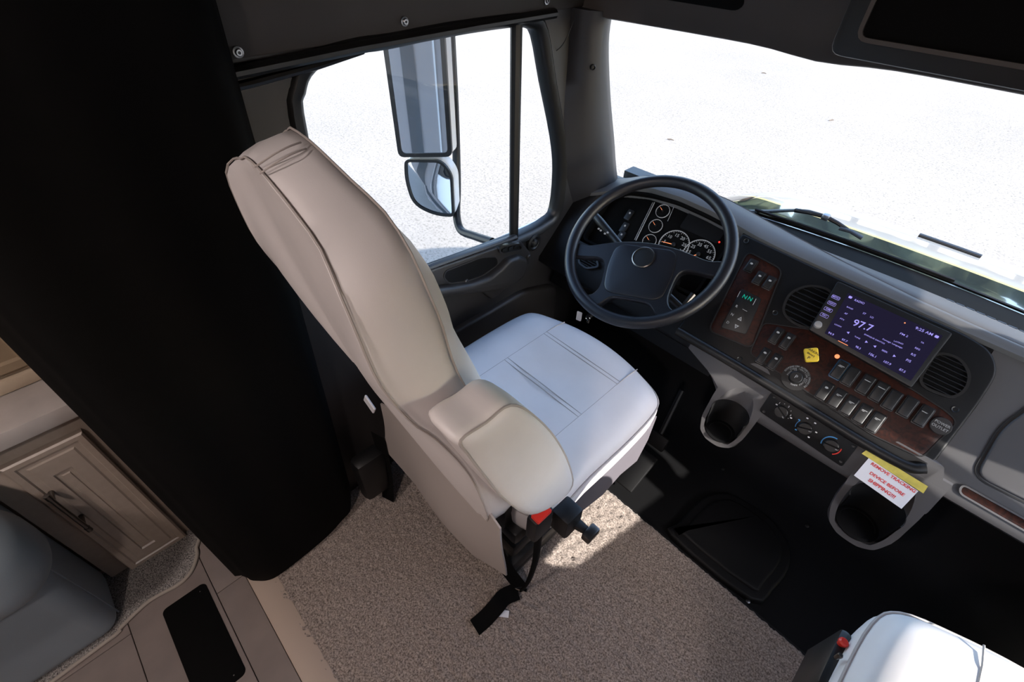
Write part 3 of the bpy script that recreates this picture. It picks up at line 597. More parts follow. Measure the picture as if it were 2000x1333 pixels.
# ------------------------------------------------------------------ cabinet, worktop, framed panel, sofa, rug, floor plate
cbt = thing('base_cabinet', (-1.22, -.4, 0), 'taupe base cabinet with a narrow panelled door and bar handle', 'cabinet')
M().box((-1.228, -.3405, .312), (.105, .227, .624), .002).build('body', MT['cab'], cbt)
XR = Fr((-1.1755, 0, 0), (0, 1, 0), (0, 0, 1))
def dbox(y0, y1, z0, z1): return [(y0, z0), (y1, z0), (y1, z1), (y0, z1)]
dr = M(); dr.loft([[XR.p(a, b, h_) for a, b in dbox(-.406+d, -.254-d, .006+d, .556-d)] for d, h_ in ((0, 0), (0, .014), (.004, .018), (.016, .018), (.019, .014), (.030, .0145), (.034, .017), (.042, .017))], True, True, False)
dr.loft([[XR.p(a, b, h_) for a, b in dbox(y0, y1, z0, z1)] for y0, y1, z0, z1, h_ in ((-.364, -.296, .048, .514, .017), (-.352, -.316, .066, .476, .017), (-.350, -.318, .070, .472, .0125), (-.343, -.325, .080, .462, .0125), (-.341, -.327, .083, .459, .0145))], True, False, True)
dd_ = dr.build('door', MT['cab'], cbt, 20)
y_h = -.379
hb = M().tube([XR.p(y_h, .285, .05), XR.p(y_h, .300, .05), XR.p(y_h, .3001, .05), XR.p(y_h, .444, .05), XR.p(y_h, .4441, .05), XR.p(y_h, .460, .05)], [.0065, .0065, .0052, .0052, .0065, .0065], 12)
for z in (.312, .432): hb.tube([XR.p(y_h, z, .016), XR.p(y_h, z, .05)], [.006, .0045], 10)
hb.build('handle', MT['gun'], dd_)
wt = M().box((-1.204, -.336, .6455), (.150, .24, .043), .003, 2).build('worktop', MT['counter']); tag(wt, 'pale stone worktop slab on the taupe cabinet', 'worktop')
XB = Fr((-1.262, 0, 0), (0, 1, 0), (0, 0, 1))
fp = thing('framed_panel', (-1.27, -.5, .67), 'tan framed panel with cream moulding standing behind the worktop', 'cabinet')
M().box((-1.273, -.62, 1.1), (.018, .83, .86)).build('backing', MT['cream'], fp); M().box((-1.262, -.62, .685), (.030, .83, .034), .006).build('ledge', MT['cream'], fp)
for y0, y1 in ((-.33, -.235), (-.52, -.345), (-.72, -.535), (-.95, -.735)):
    M().loft([[XB.p(a, b, h_) for a, b in dbox(y0+d, y1-d, .715+d, 1.5-d)] for d, h_ in ((0, 0), (0, .012), (.003, .014), (.022, .014), (.026, .006), (.04, .006))], True, True, True).build('panel', MT['tan'], fp, 20)
sf = thing('recliner_sofa', (-1.12, -.9, 0), 'grey leather recliner end standing beside the taupe cabinet', 'sofa')
def rbox(c, d, b, nm, par=None, seg=5): return M().box(c, d, b, seg).build(nm, MT['sofa'], par or sf, 80)
rbox((-1.108, -.93, .31), (.205, .944, .62), .045, 'arm')
rbox((-1.03, -.83, .46), (.21, .84, .25), .10, 'arm_roll', None, 7)
M().tube([(-1.05, -.459, .02), (-1.05, -.4575, .12), (-1.05, -.4575, .30), (-1.05, -.459, .55)], .0022, 6).build('seam', MT['sofa'], sf)
rgp = [(-1.20, -.246), (-1.10, -.246), (-1.065, -.258), (-1.035, -.285), (-1.024, -.32), (-1.030, -.36), (-1.033, -.395), (-1.024, -.435), (-1.012, -.47), (-1.00, -.52), (-1.00, -.9), (-1.20, -.9)]
rgp = [tuple(p) for p in spline(rgp, 4, True)]
rgo = thing('floor_rug', (-1.1, -.4, 0), 'speckled grey rug with bound edge between cabinet and recliner', 'rug')
M().prism(Z3, rgp, .0, .007, .002).build('pile', MT['rug'], rgo); M().tube([(a, b, .005) for a, b in rgp], .0052, 8, closed=True).build('binding', MT['rugedge'], rgo)
fpl = thing('floor_plate', (-.826, -.321, 0), 'black rounded rectangular plate set in the plank floor', 'floor plate')
M().prism(Z3, rrect(.308, .115, .014, 5, -.828, -.321), -.001, .0035, .0015).build('plate', MT['blackmatte'], fpl)
for a, b in ((-.69, -.29), (-.962, -.282)): M().lathe(Z3, [(.002, .003), (.0015, .0042)], 8, a, b).build('screw', MT['steel'], fpl)
for x, y in ((-.45, -1.0), (.35, -1.0)):
    lf = thing('ceiling_light', (x, y, 2.05), 'round ceiling light in the living area '+('left' if x < 0 else 'right')+' of the aisle', 'light')
    M().lathe(Z3, [(.075, 2.055), (.075, 2.043), (.068, 2.038)], 24, x, y).build('housing', MT['ceil'], lf)
    M().lathe(Z3, [(.062, 2.0375), (.062, 2.036)], 24, x, y).build('lens', mat('lamp_lens', (.9, .85, .75), .5, emit=(1, .86, .81), estr=185.0), lf)
# ------------------------------------------------------------------ dashboard
db = thing('dashboard', (0, 1.3, .5), 'wide grey and black dashboard with wood trim and switches', 'dashboard')
def lipv(x): return float(np.interp(x, [-.95, -.90, -.85, -.80, -.72, -.62, -.52, -.44, -.36, -.28, .15, .24, .5, .95], [.02, .03, .06, .095, .122, .130, .127, .119, .108, .102, .088, .086, .085, .08]))
def rec(x): return float(np.interp(x, [-.87, -.845, -.415, -.39], [0, .05, .05, 0]))
def topz(x): return P1.p(0, lipv(x))[2]
def gyf(x): return max(float(np.interp(x, [-.95, -.5, -.33, -.14, .04, .3, .95], [1.42, 1.43, 1.412, 1.376, 1.352, 1.34, 1.335])), P1.p(x, lipv(x))[1]+.018)
def dst(x): return max(.022, min(.118, ws(x, 0)[1]-gyf(x)-.025))
def sec(x, full=True):
    v = lipv(x); r = rec(x); b = ws(x, 0)
    g = float(np.interp(x, [-.95, -.6, .1, .95], [.0, .0, .0, .0]))
    lo = [(x, 1.42, .40), (x, 1.20, .455), (x, 1.115, .51), tuple(P1.p(x, -.262, -.01)), tuple(P1.p(x, -.25)), tuple(P1.p(x, -.135)), tuple(P1.p(x, -.13, -r)), tuple(P1.p(x, v-.022, -r)), tuple(P1.p(x, v-.014, -.001))]
    yt = P1.p(x, v)[1]; zt_ = P1.p(x, v)[2]
    gy = gyf(x); s_ = dst(x)
    up = [tuple(P1.p(x, v-.014, -.001)), tuple(P1.p(x, v-.006, .006)), tuple(P1.p(x, v+.004, .002)), (x, yt*.6+gy*.4, zt_+.010), (x, gy-.004, zt_+.009), (x, gy, zt_+.0055), (x, gy+.004, zt_+.008), (x, .6*gy+.4*(b[1]-s_), .5*zt_+.5*(b[2]+.024)+.005), (x, .2*gy+.8*(b[1]-s_), b[2]+.026), (x, b[1]-s_, b[2]+.020), (x, b[1]-s_+.003, b[2]+.008), (x, b[1]-.008, b[2]-.005), (x, 1.552, .60), (x, 1.42, .55)]
    return lo, up
XS = list(np.linspace(-.955, -.86, 5))+list(np.linspace(-.85, -.38, 32))+list(np.linspace(-.36, .955, 40))
M().loft([sec(x)[1] for x in XS], True, True, True).build('top_pad', MT['dash'], db, 50)
M().loft([sec(x)[0]+[(x, 1.55, .70), (x, 1.55, .40)] for x in XS if x < .215], True, True, True).build('lower_face', MT['dashdark'], db, 45)
M().loft([sec(x)[0][2:]+[(x, 1.50, .70), (x, 1.50, .53)] for x in [.2149]+[x for x in XS if x >= .215]], True, True, True).build('passenger_face', MT['dashgrey'], db, 45)
M().loft([[(x, 1.135, .512), (x, 1.20, .455), (x, 1.42, .40), (x, 1.56, .40), (x, 1.56, .528)] for x in (.20, .4, .6, .955)], True, True, True).build('under_panel', MT['black'], db)
dv = M().loft([[(x, ws(x, 0)[1]+dy, ws(x, 0)[2]+dz) for dy, dz in ((-dst(x)+.001, .0195), (-.003, .003), (-.003, -.006), (-dst(x)+.001, .010))] for x in np.linspace(-.90, .90, 30)], True, True, True).build('defrost_strip', MT['blackmatte'], db)
for k in range(16):
    x = .10+k*.021; b = ws(x, 0); M().box((x, b[1]-dst(x)-.006, b[2]+.0225), (.016, .004, .003)).build('defrost_slot', MT['black'], db)
# fascia plate
fo = [(-.395, -.232), (-.20, -.236), (.13, -.247), (.228, -.243), (.252, -.218), (.250, -.04), (.243, .03), (.212, .066), (.16, .077), (-.13, .083), (-.287, .090), (-.395, .094)]
fo = rpoly(fo, [.01, .02, .02, .03, .03, .05, .04, .04, .03, .03, .03, .01], 4)
M().prism(P1, fo, -.005, .009, .006, 3).build('fascia', MT['dashdark'], db, 50)
M().tube([P1.p(a, b, .012) for a, b in spline([(-.39, -.238), (-.2, -.240), (0, -.246), (.13, -.250), (.215, -.247), (.245, -.230)], 5)], .0125, 10).build('lower_lip', MT['black'], db, 60)
H = .0095
s2 = lambda a, b: (1380+a*.36, 460+b*.36)
def q2(a, b, h=H): return P1.at(*s2(a, b), h)
wpz = rpoly([q2(312, 478), q2(238, 640), q2(900, 1080), q2(1165, 1205), q2(1355, 1015), q2(1300, 960), q2(1130, 850), q2(560, 515)], .012)
M().prism(P1, wpz, H-.002, H+.0012, .0008).build('wood_panel', MT['wood'], db)
wl_ = rpoly([q2(225, 92), q2(408, 190), q2(245, 610), q2(15, 515)], .018)
M().prism(P1, wl_, H-.002, H+.0012, .0008).build('wood_panel', MT['wood'], db); M().ring(P1, inset(wl_, -.004), wl_, H-.001, H+.003).build('panel_rim', MT['black'], db)
M().ring(P1, inset(wpz, -.003), wpz, H-.001, H+.002).build('panel_rim', MT['black'], db)
# shift pad lettering
sp = M().prism(P1, rpoly([q2(190, 290), q2(300, 345), q2(215, 540), q2(75, 500)], .008), H, H+.003, .001).build('shift_pad', MT['black'], db)
H3 = H+.0034
for s_, a, b, sz, m_ in (('N', 207, 334, .016, 'ledgreen'), ('N', 236, 346, .016, 'ledgreen'), ('R', 163, 385, .010, 'ledwhite'), ('N', 139, 430, .010, 'ledwhite'), ('D', 115, 473, .010, 'ledwhite')):
    c = q2(a, b, H3); text(s_, sz, P1, c[0], c[1], H3, MT[m_], sp)
for (a, b), (c, d) in (((183, 303), (167, 335)), ((269, 344), (251, 378)), ((195, 400), (220, 413))):
    p, q = q2(a, b, H3), q2(c, d, H3); M().tube([P1.p(*p, H3), P1.p(*q, H3)], .0007, 4).build('marking', MT['ledwhite'], sp)
for (a, b), s_ in (((183, 452), 1), ((160, 495), -1)):
    c = q2(a, b, H3); M().ring(P1, [(c[0]-.006, c[1]-.005*s_), (c[0]+.006, c[1]-.005*s_), (c[0], c[1]+.006*s_)], [(c[0]-.0025, c[1]-.0025*s_), (c[0]+.0025, c[1]-.0025*s_), (c[0], c[1]+.002*s_)], H3-.0004, H3).build('arrow_mark', MT['ledwhite'], sp)
# rocker switches
def rocker(a, b, w_=.022, h_=.046, marks=(), frame=None):
    c = q2(a, b, H+.004); e = M().prism(P1, rrect(w_+.005, h_+.006, .004, 3, *c), H-.001, H+.0035, .001).build('rocker_switch', frame or MT['black'], db)
    m = M(); o = rrect(w_, h_, .003, 3, *c)
    m.loft([[P1.p(u, v, H+.003) for u, v in o], [P1.p(u, v, H+.006+.004*abs((v-c[1])/(h_/2))**1.3*(1 if v < c[1] else .7)) for u, v in inset(o, .0005)], [P1.p(u, v, H+.0068+.004*abs((v-c[1])/(h_/2))**1.3*(1 if v < c[1] else .7)) for u, v in inset(o, .002)]], True, False, True)
    m.build('rocker', MT['black'], e)
    for dv, kind in marks:
        hh = H+.0095; mm = M()
        if kind == 'b1': mm.prism(P1, [(c[0]-.008, c[1]+dv-.0008), (c[0]+.008, c[1]+dv-.0008), (c[0]+.008, c[1]+dv+.0008), (c[0]-.008, c[1]+dv+.0008)], hh-.0006, hh)
        elif kind == 'b2':
            for k, ww in ((.0022, .006), (-.0005, .008), (-.0032, .007)): mm.prism(P1, [(c[0]-ww, c[1]+dv+k-.0007), (c[0]+ww, c[1]+dv+k-.0007), (c[0]+ww, c[1]+dv+k+.0007), (c[0]-ww, c[1]+dv+k+.0007)], hh-.0006, hh)
        elif kind == 'o': mm.ring(P1, circle(.0068, 16, c[0], c[1]+dv), circle(.0055, 16, c[0], c[1]+dv), hh-.0006, hh); mm.prism(P1, circle(.003, 6, c[0], c[1]+dv), hh-.0006, hh)
        elif kind == 'H':
            for dx in (-.005, .005): mm.prism(P1, [(c[0]+dx-.002, c[1]+dv-.004), (c[0]+dx+.002, c[1]+dv-.004), (c[0]+dx+.002, c[1]+dv+.004), (c[0]+dx-.002, c[1]+dv+.004)], hh-.0006, hh)
            mm.prism(P1, [(c[0]-.005, c[1]+dv-.0008), (c[0]+.005, c[1]+dv-.0008), (c[0]+.005, c[1]+dv+.0008), (c[0]-.005, c[1]+dv+.0008)], hh-.0006, hh)
        elif kind == 'd': mm.prism(P1, [(c[0]-.004, c[1]+dv-.002), (c[0]+.001, c[1]+dv-.0028), (c[0]+.004, c[1]+dv), (c[0]+.001, c[1]+dv+.0028), (c[0]-.004, c[1]+dv+.002)], hh-.0006, hh)
        mm.build('icon', MT['ledwhite'], e)
    return e
rocker(720, 730, marks=((.008, 'b2'),), frame=MT['teal']); rocker(780, 766, marks=((-.012, 'H'),)); rocker(863, 810, marks=((.009, 'b1'),)); rocker(935, 850, marks=((.010, 'b1'), (-.010, 'b1')))
rocker(1005, 895, marks=((-.011, 'd'),)); rocker(1090, 932); rocker(1175, 980, marks=((.008, 'b1'), (-.008, 'b1')))
rocker(640, 845, marks=((.009, 'd'), (-.009, 'o'))); rocker(708, 885, marks=((.007, 'b2'), (-.012, 'b1'))); rocker(775, 925, marks=((.007, 'b2'), (-.008, 'b2'))); rocker(845, 970, marks=((.007, 'b2'),)); rocker(915, 1015, marks=((.007, 'b2'),))
for a, b in ((378, 545), (437, 575), (308, 655), (368, 687)): rocker(a, b, .018, .042, marks=((.009, 'd'), (-.009, 'd')))
for a, b in ((240, 165), (285, 232), (340, 258)): rocker(a, b, .020, .034, marks=((.005, 'd'),))
c = q2(1270, 1035, H+.003); e = M().lathe(P1, [(.020, H-.002), (.020, H+.004), (.0185, H+.006), (.001, H+.0065)], 28, *c).build('power_outlet', MT['doorp'], db)
text('POWER', .0085, P1, c[0], c[1]+.005, H+.0072, MT['ledwhite'], e); text('OUTLET', .0085, P1, c[0], c[1]-.005, H+.0072, MT['ledwhite'], e)
c = q2(708, 658); M().lathe(P1, [(.0055, H), (.0055, H+.003), (.002, H+.0045)], 12, *c).build('amber_lamp', MT['ledorange'], db)
for a, b in ((180, 672), (372, 420), (1350, 945), (1165, 1272), (215, 30)):
    c = q2(a, b); M().lathe(P1, [(.007, H-.002), (.007, H+.0012), (.004, H-.001)], 12, *c).build('screw_cap', MT['black'], db)
# parking brake knob
FK = Fr(P1.p(0, 0, 0), P1.u, P1.v); kc = [P1.at(*s2(a, b), .03) for a, b in ((525, 615), (605, 608), (612, 683), (535, 688))]
ko = rpoly(kc, .006, 4); e = M().prism(P1, ko, .021, .032, .003, 3).build('parking_brake_knob', MT['yellow'], db); cc = np.mean(np.array(kc), 0); M().lathe(P1, [(.008, H), (.008, .022)], 12, *cc).build('knob_stem', MT['black'], e)
ang = 0; text('PARKING', .0085, P1, cc[0]+.001, cc[1]+.0085, .0325, MT['blackink'], e, R_(-4)); text('BRAKE', .0065, P1, cc[0]-.001, cc[1]-.001, .0325, MT['blackink'], e, R_(-4)); text('P', .011, P1, cc[0]-.001, cc[1]-.0105, .0325, MT['blackink'], e, R_(-4))
# suspension dump valve with ring lettering
c = q2(485, 772, H+.004); vo = M().lathe(P1, [(.033, H), (.033, H+.0015), (.017, H+.002), (.015, H+.014), (.013, H+.016)], 32, *c).build('suspension_valve', MT['black'], db)
def arc_text(body, r, a0, a1, sz, h_):
    m = M(); n = len(body)
    for k, ch in enumerate(body):
        if ch == ' ': continue
        t_ = R_(a0+(a1-a0)*k/max(1, n-1)); text_geo(m, ch, sz, P1, c[0]+r*math.cos(t_), c[1]+r*math.sin(t_), h_, t_-math.pi/2)
    return m.build('lettering', MT['ledwhite'], vo)
arc_text('SUSPENSION AUTOFILL OVERRIDE', .0295, 175, -20, .0055, H+.0026); arc_text('TURN IGNITION OFF', .0238, 150, 0, .005, H+.0026); arc_text('PUSH TO', .0195, 190, 120, .005, H+.0032); arc_text('LOWER VEHICLE', .0195, 265, 385, .0055, H+.0032)
text('P', .013, P1, c[0], c[1], H+.0166, MT['ledwhite'], vo)
# round air vents
def vent(o, nsl):
    ct = np.mean(np.array(o), 0); e = M().ring(P1, o, inset(o, .006), H-.004, H+.006).build('air_vent', MT['black'], db); M().prism(P1, inset(o, .004), H-.003, H+.0005).build('vent_back', MT['blackmatte'], e)
    b0, b1 = min(q[1] for q in o)+.012, max(q[1] for q in o)-.012
    for k in range(nsl):
        v = b0+(b1-b0)*k/(nsl-1); xs_ = []
        for i in range(len(o)):
            p, q = o[i-1], o[i]
            if (p[1]-v)*(q[1]-v) < 0: xs_.append(p[0]+(q[0]-p[0])*(v-p[1])/(q[1]-p[1]))
        if len(xs_) >= 2:
            x0, x1 = min(xs_)+.006, max(xs_)-.006; M().loft([[P1.p(x, v+.0025, H+.001), P1.p(x, v+.0035, H+.001), P1.p(x, v-.001, H+.006), P1.p(x, v-.002, H+.006)] for x in (x0, x1)], True, True, True).build('slat', MT['black'], e)
vent(rpoly([q2(400, 420), q2(440, 310), q2(560, 262), q2(700, 300), q2(660, 460), q2(580, 520), q2(470, 490)], .04, 5), 8)
vent(rpoly([q2(1120, 815), q2(1240, 625), q2(1380, 660), q2(1440, 760), q2(1410, 850), q2(1330, 895)], .035, 5), 8)
# glove box door and wood strip on the passenger side
c7 = lambda a, b: (1560+a*.22, 860+b*.22)
HG = .0
gp = [P1.at(*c7(a, b), HG) for a, b in ((1740, 0), (1600, 200), (1585, 270))]
gx0 = gp[2][0]
go = rpoly([(gx0+.002, gp[2][1]-.012), (gx0-.012, gp[0][1]+.03), (gx0+.02, .05), (.80, .05), (.80, P1.at(2000, 952, HG)[1]-.002)], [.025, .03, .03, .03, .03], 5)
M().prism(P1, go, -.004, .006, .004, 3).build('glove_box_door', MT['dashgrey'], db, 50); M().ring(P1, inset(go, -.007), inset(go, -.003), -.004, .002).build('glove_box_gap', MT['black'], db)
pts = [P1.at(*c7(a, b), 0) for a, b in ((1440, 420), (1470, 395), (1540, 398), (2000, 600), (2000, 765), (1800, 650), (1520, 500))]
wb = (pts[0][1]+pts[6][1])/2
wo = rpoly([(pts[0][0], pts[1][1]-.004), (pts[0][0]+.004, pts[6][1]-.004), (.82, pts[6][1]-.006), (.82, pts[1][1]-.002)], .016, 5)
M().prism(P1, wo, -.003, .003, .002).build('wood_strip', MT['wood'], db); M().ring(P1, inset(wo, -.004), wo, -.003, .005).build('strip_rim', MT['dashgrey'], db)
# ------------------------------------------------------------------ lower bolster with cup holders (booleans applied)
def tmp(m): return m.build('tmp', None)
def boolean(a, b, op):
    md = a.modifiers.new('b', 'BOOLEAN'); md.object = b; md.operation = op; md.solver = 'EXACT'
    dg = bpy.context.evaluated_depsgraph_get(); me = bpy.data.meshes.new_from_object(a.evaluated_get(dg)); a.modifiers.clear(); a.data = me; bpy.data.objects.remove(b); return a
def bsec(x):
    k = np.interp(x, [-.34, -.25, -.20, .27, .30], [-.6, .2, 1, 1, .6])
    return [tuple(P2.p(x, .055, 0)), tuple(P2.p(x, -.040*k, 0)), tuple(P2.p(x, -.052*k, -.004)), tuple(P2.p(x, -.060*k, -.015)), tuple(P2.p(x, -.058*k, -.04)), tuple(P2.p(x, .04, -.06)), tuple(P2.p(x, .075, -.03))]
A = tmp(M().loft([bsec(x) for x in np.linspace(-.34, .30, 34)], True, True, True))
CUPS = ((-.150, 1.012, .060, .050, .372), (.222, 1.015, .070, .058, .362))
for cx, cy, ro, ri, zb in CUPS:
    A = boolean(A, tmp(M().loft([[(cx+r*math.cos(t_)*1.02, cy+(.0 if math.sin(t_) < 0 else .02)+r*math.sin(t_), z) for t_ in np.linspace(0, 2*math.pi, 40, endpoint=False)] for z, r in ((zb, ro-.03), (zb+.005, ro-.016), (zb+.017, ro-.006), (zb+.05, ro), (.60, ro+.010))], True, True, True)), 'UNION')
cut = M().box((0, 0, .5), (1, 1, 1)); cut.v = [tuple(P2.p(p[0]*1.4, p[1]*1.2, p[2]*.6)) for p in cut.v]
A = boolean(A, tmp(cut), 'DIFFERENCE')
for cx, cy, ro, ri, zb in CUPS:
    A = boolean(A, tmp(M().lathe(Z3, [(ri-.008, zb+.018), (ri-.002, zb+.024), (ri, zb+.05), (ri+.004, .8)], 40, cx, cy)), 'DIFFERENCE')
A.data.shade_smooth(); A.data.set_sharp_from_angle(angle=R_(40)); A.name = 'lower_bolster'; A.data.name = 'lower_bolster'
bs = A; A.data.materials.clear(); A.data.materials.append(MT['dashgrey']); A.parent = db; A.matrix_parent_inverse = Matrix.Translation(-db.location)
for cx, cy, ro, ri, zb in CUPS:
    M().lathe(Z3, [(ri-.011, zb+.0175), (ri-.010, zb+.022), (ri-.018, zb+.0225), (ri-.019, zb+.0195)], 30, cx, cy).build('cup_mat', MT['rubber'], db)
    M().loft([[(cx+r*math.cos(t_), cy+r*math.sin(t_), z) for t_ in np.linspace(R_(-20), R_(200), 24)] for r, z in ((ri-.008, zb+.02), (ri-.003, zb+.026), (ri-.001, zb+.05), (ri+.001, .475), (ri-.001, .475), (ri-.004, zb+.05), (ri-.010, zb+.02))], False, False, False, loop=True).build('cup_liner', MT['black'], db, 60)
# knee panel, column shroud, pedals
M().loft([[(x, 1.16+.02*abs(x+.535), .50), (x, 1.13, .44), (x, 1.30, .30), (x, 1.5, .34), (x, 1.5, .52)] for x in (-.93, -.7, -.535, -.37, -.27)], True, True, True).build('knee_panel', MT['dashdark'], db)
W0 = np.array([-.535, 1.0416, .8056]); th = R_(36.4); e2 = np.array([0, math.cos(th), math.sin(th)]); en = np.array([0, -math.sin(th), math.cos(th)])
WR = R_(19.0)
FW = Fr(W0, np.array([1, 0, 0])*math.cos(WR)+e2*math.sin(WR), -np.array([1, 0, 0])*math.sin(WR)+e2*math.cos(WR))
FW0 = Fr(W0, (1, 0, 0), e2)
M().loft([[FW0.p(a*k, b*k-.0, h_) for a, b in rrect(.105, .10, .03, 5)] for h_, k in ((-.07, .7), (-.085, .95), (-.17, 1.1), (-.34, 1.25))], True, True, True).build('column_shroud', MT['dashdark'], db, 50)
# cluster side vent behind the wheel
o = [P1.at(1080+a*.27, 320+b*.27, -.0) for a, b in ((200, 660), (330, 690), (345, 760), (250, 775), (190, 730))]
vent([(a, b) for a, b in rpoly(o, .012, 4)], 4)
pd = thing('accelerator_pedal', (-.36, 1.1, 0), 'black accelerator pedal on the footwell floor below the wheel', 'pedal')
q = on(1243, 918, 'z', .06)
M().box(q, (.07, .15, .014), .005, 2, Matrix.Rotation(R_(22), 3, 'X')).build('pedal_pad', MT['rubber'], pd); M().tube([q+np.array([0, .02, -.01]), q+np.array([0, .09, -.05])], .008, 8).build('pedal_arm', MT['steel'], pd)
p2 = thing('brake_pedal', (-.42, 1.15, 0), 'black brake pedal hanging beneath the steering column', 'pedal')
q = on(1283, 860, 'y', 1.08)
M().box(q, (.075, .018, .055), .006, 2, Matrix.Rotation(R_(-35), 3, 'X')).build('pedal_pad', MT['rubber'], p2); M().tube([q+np.array([0, .01, 0]), q+np.array([-.02, .12, .16])], .009, 8).build('pedal_arm', MT['black'], p2)
# ------------------------------------------------------------------ instrument cluster
ic = thing('instrument_cluster', (-.6, 1.3, .72), 'dark instrument cluster with white ringed dials behind the wheel', 'gauge')
PC = Fr(P1.p(0, 0, -.03), P1.u, P1.v)
c1 = lambda a, b: (1080+a*.27, 320+b*.27)
bo = [(-.842, -.12), (-.842, .04), (-.80, .075), (-.72, .098), (-.62, .108), (-.52, .105), (-.44, .098), (-.415, .085), (-.415, -.12)]
bo = rpoly(bo, .02, 3)
M().prism(PC, bo, -.012, -.002, .002).build('cluster_plate', MT['blackmatte'], ic)
M().ring(PC, inset(bo, -.006), inset(bo, .002), -.012, .026).build('cluster_shroud', MT['blackmatte'], ic)
def dial(ca, cb, r, nums, a0, a1, needle, nr):
    e = M().prism(PC, circle(r*.97, 36, ca, cb), -.002, .0004).build('dial', MT['blackmatte'], ic)
    M().ring(PC, circle(r, 40, ca, cb), circle(r*.955, 40, ca, cb), -.001, .003).build('dial_ring', MT['ledwhite'], e)
    tk = M(); n = len(nums)*4
    for k in range(n+1):
        t_ = R_(a0+(a1-a0)*k/n); l = .82 if k % 4 == 0 else .89
        p, q = (ca+math.cos(t_)*r*l, cb+math.sin(t_)*r*l), (ca+math.cos(t_)*r*.95, cb+math.sin(t_)*r*.95); tk.tube([PC.p(*p, .001), PC.p(*q, .001)], r*.012, 4)
    tk.build('tick_marks', MT['ledwhite'], e)
    for k, s_ in enumerate(nums):
        if not s_: continue
        t_ = R_(a0+(a1-a0)*k/(len(nums)-1)); text(s_, r*.30 if nr else r*.26, PC, ca+math.cos(t_)*r*.66, cb+math.sin(t_)*r*.66, .001, MT['ledwhite'], e)
    t_ = R_(needle); M().tube([PC.p(ca-math.cos(t_)*r*.12, cb-math.sin(t_)*r*.12, .004), PC.p(ca+math.cos(t_)*r*.8, cb+math.sin(t_)*r*.8, .004)], [r*.035, r*.012], 6).build('needle', MT['ledorange'], e); M().lathe(PC, [(r*.14, .0), (r*.14, .005), (r*.09, .007)], 16, ca, cb).build('needle_cap', MT['black'], e)
dial(-.563, -.008, .048, ['0', '5', '10', '15', '20', '25', '30'], 225, -15, 190, True)
dial(-.479, -.003, .048, ['5', '15', '25', '35', '45', '55', '65', '75'], 225, -30, 225, True)
for (a, b) in ((795, 345), (743, 452), (698, 560)):
    u, v = P1.at(*c1(a, b), -.03); dial(u, v, .0225, ['', '', ''], 200, -20, 150, False)
for (a, b), (c, d), r in (((735, 280), (600, 555), .0016), ((722, 280), (590, 550), .0009), ((875, 312), (830, 415), .0009)):
    p, q = P1.at(*c1(a, b), -.028), P1.at(*c1(c, d), -.028); M().tube([P1.p(*p, -.028), P1.p(*q, -.028)], r, 6).build('bezel_line', MT['knob'], ic)
u, v = P1.at(*c1(1203, 568), -.03); M().prism(PC, circle(.0028, 10, u, v), 0, .001).build('warning_lamp', MT['ledred'], ic)
M().prism(PC, rrect(.13, .055, .006, 3, -.515, .076), -.002, .0008).build('message_display', MT['dashdark'], ic)
for a, b in ((550, 370), (515, 462), (490, 525)):
    u, v = P1.at(*c1(a, b), -.028); e = M().prism(PC, rrect(.022, .036, .003, 3, u, v), -.002, .004, .001).build('headlamp_switch', MT['black'], ic); M().prism(PC, circle(.0035, 8, u, v+.006), .004, .0044).build('icon', MT['ledwhite'], e)
# ------------------------------------------------------------------ touchscreen radio
rd = thing('touchscreen_radio', (0, 1.25, .72), 'touchscreen radio with violet display tuned to 97.7', 'radio')
HR = .026
rc = [P1.at(*s2(a, b), HR) for a, b in ((712, 246), (1338, 532), (1113, 828), (552, 510))]
M().prism(P1, rpoly(rc, .006, 3), .004, HR, .003, 2).build('bezel', MT['black'], rd)
dc = [P1.at(*s2(a, b), HR) for a, b in ((768, 312), (1282, 545), (1108, 790), (640, 532))]
scn = M().prism(P1, rpoly(dc, .002, 2), HR-.001, HR+.0006).build('screen', MT['screen'], rd)
s3 = lambda a, b: (1580+a*.16506, 540+b*.16506)
HT = HR+.0012
def fit(body, p0, p1, m_, par, k=1.0, fr=P1, h_=HT, hs=1.0, bold=None):
    global BOLD; b0 = BOLD; BOLD = bold or BOLD
    a, b = fr.at(*p0, h_), fr.at(*p1, h_); a, b = np.array(a), np.array(b); L_ = np.linalg.norm(b-a); rot = math.atan2(b[1]-a[1], b[0]-a[0])
    t0 = text_geo(M(), body, 1.0, fr, 0, 0, 0); us = [(np.array(p)-fr.o)@fr.u for p in t0.v]; w0 = max(us)-min(us)
    size = L_/w0; sz = size*hs; c = (a+b)/2
    r_ = text(body, sz, fr, c[0], c[1], h_, m_, par, rot, sx=1/hs); BOLD = b0; return r_
LV = MT['ledviolet']
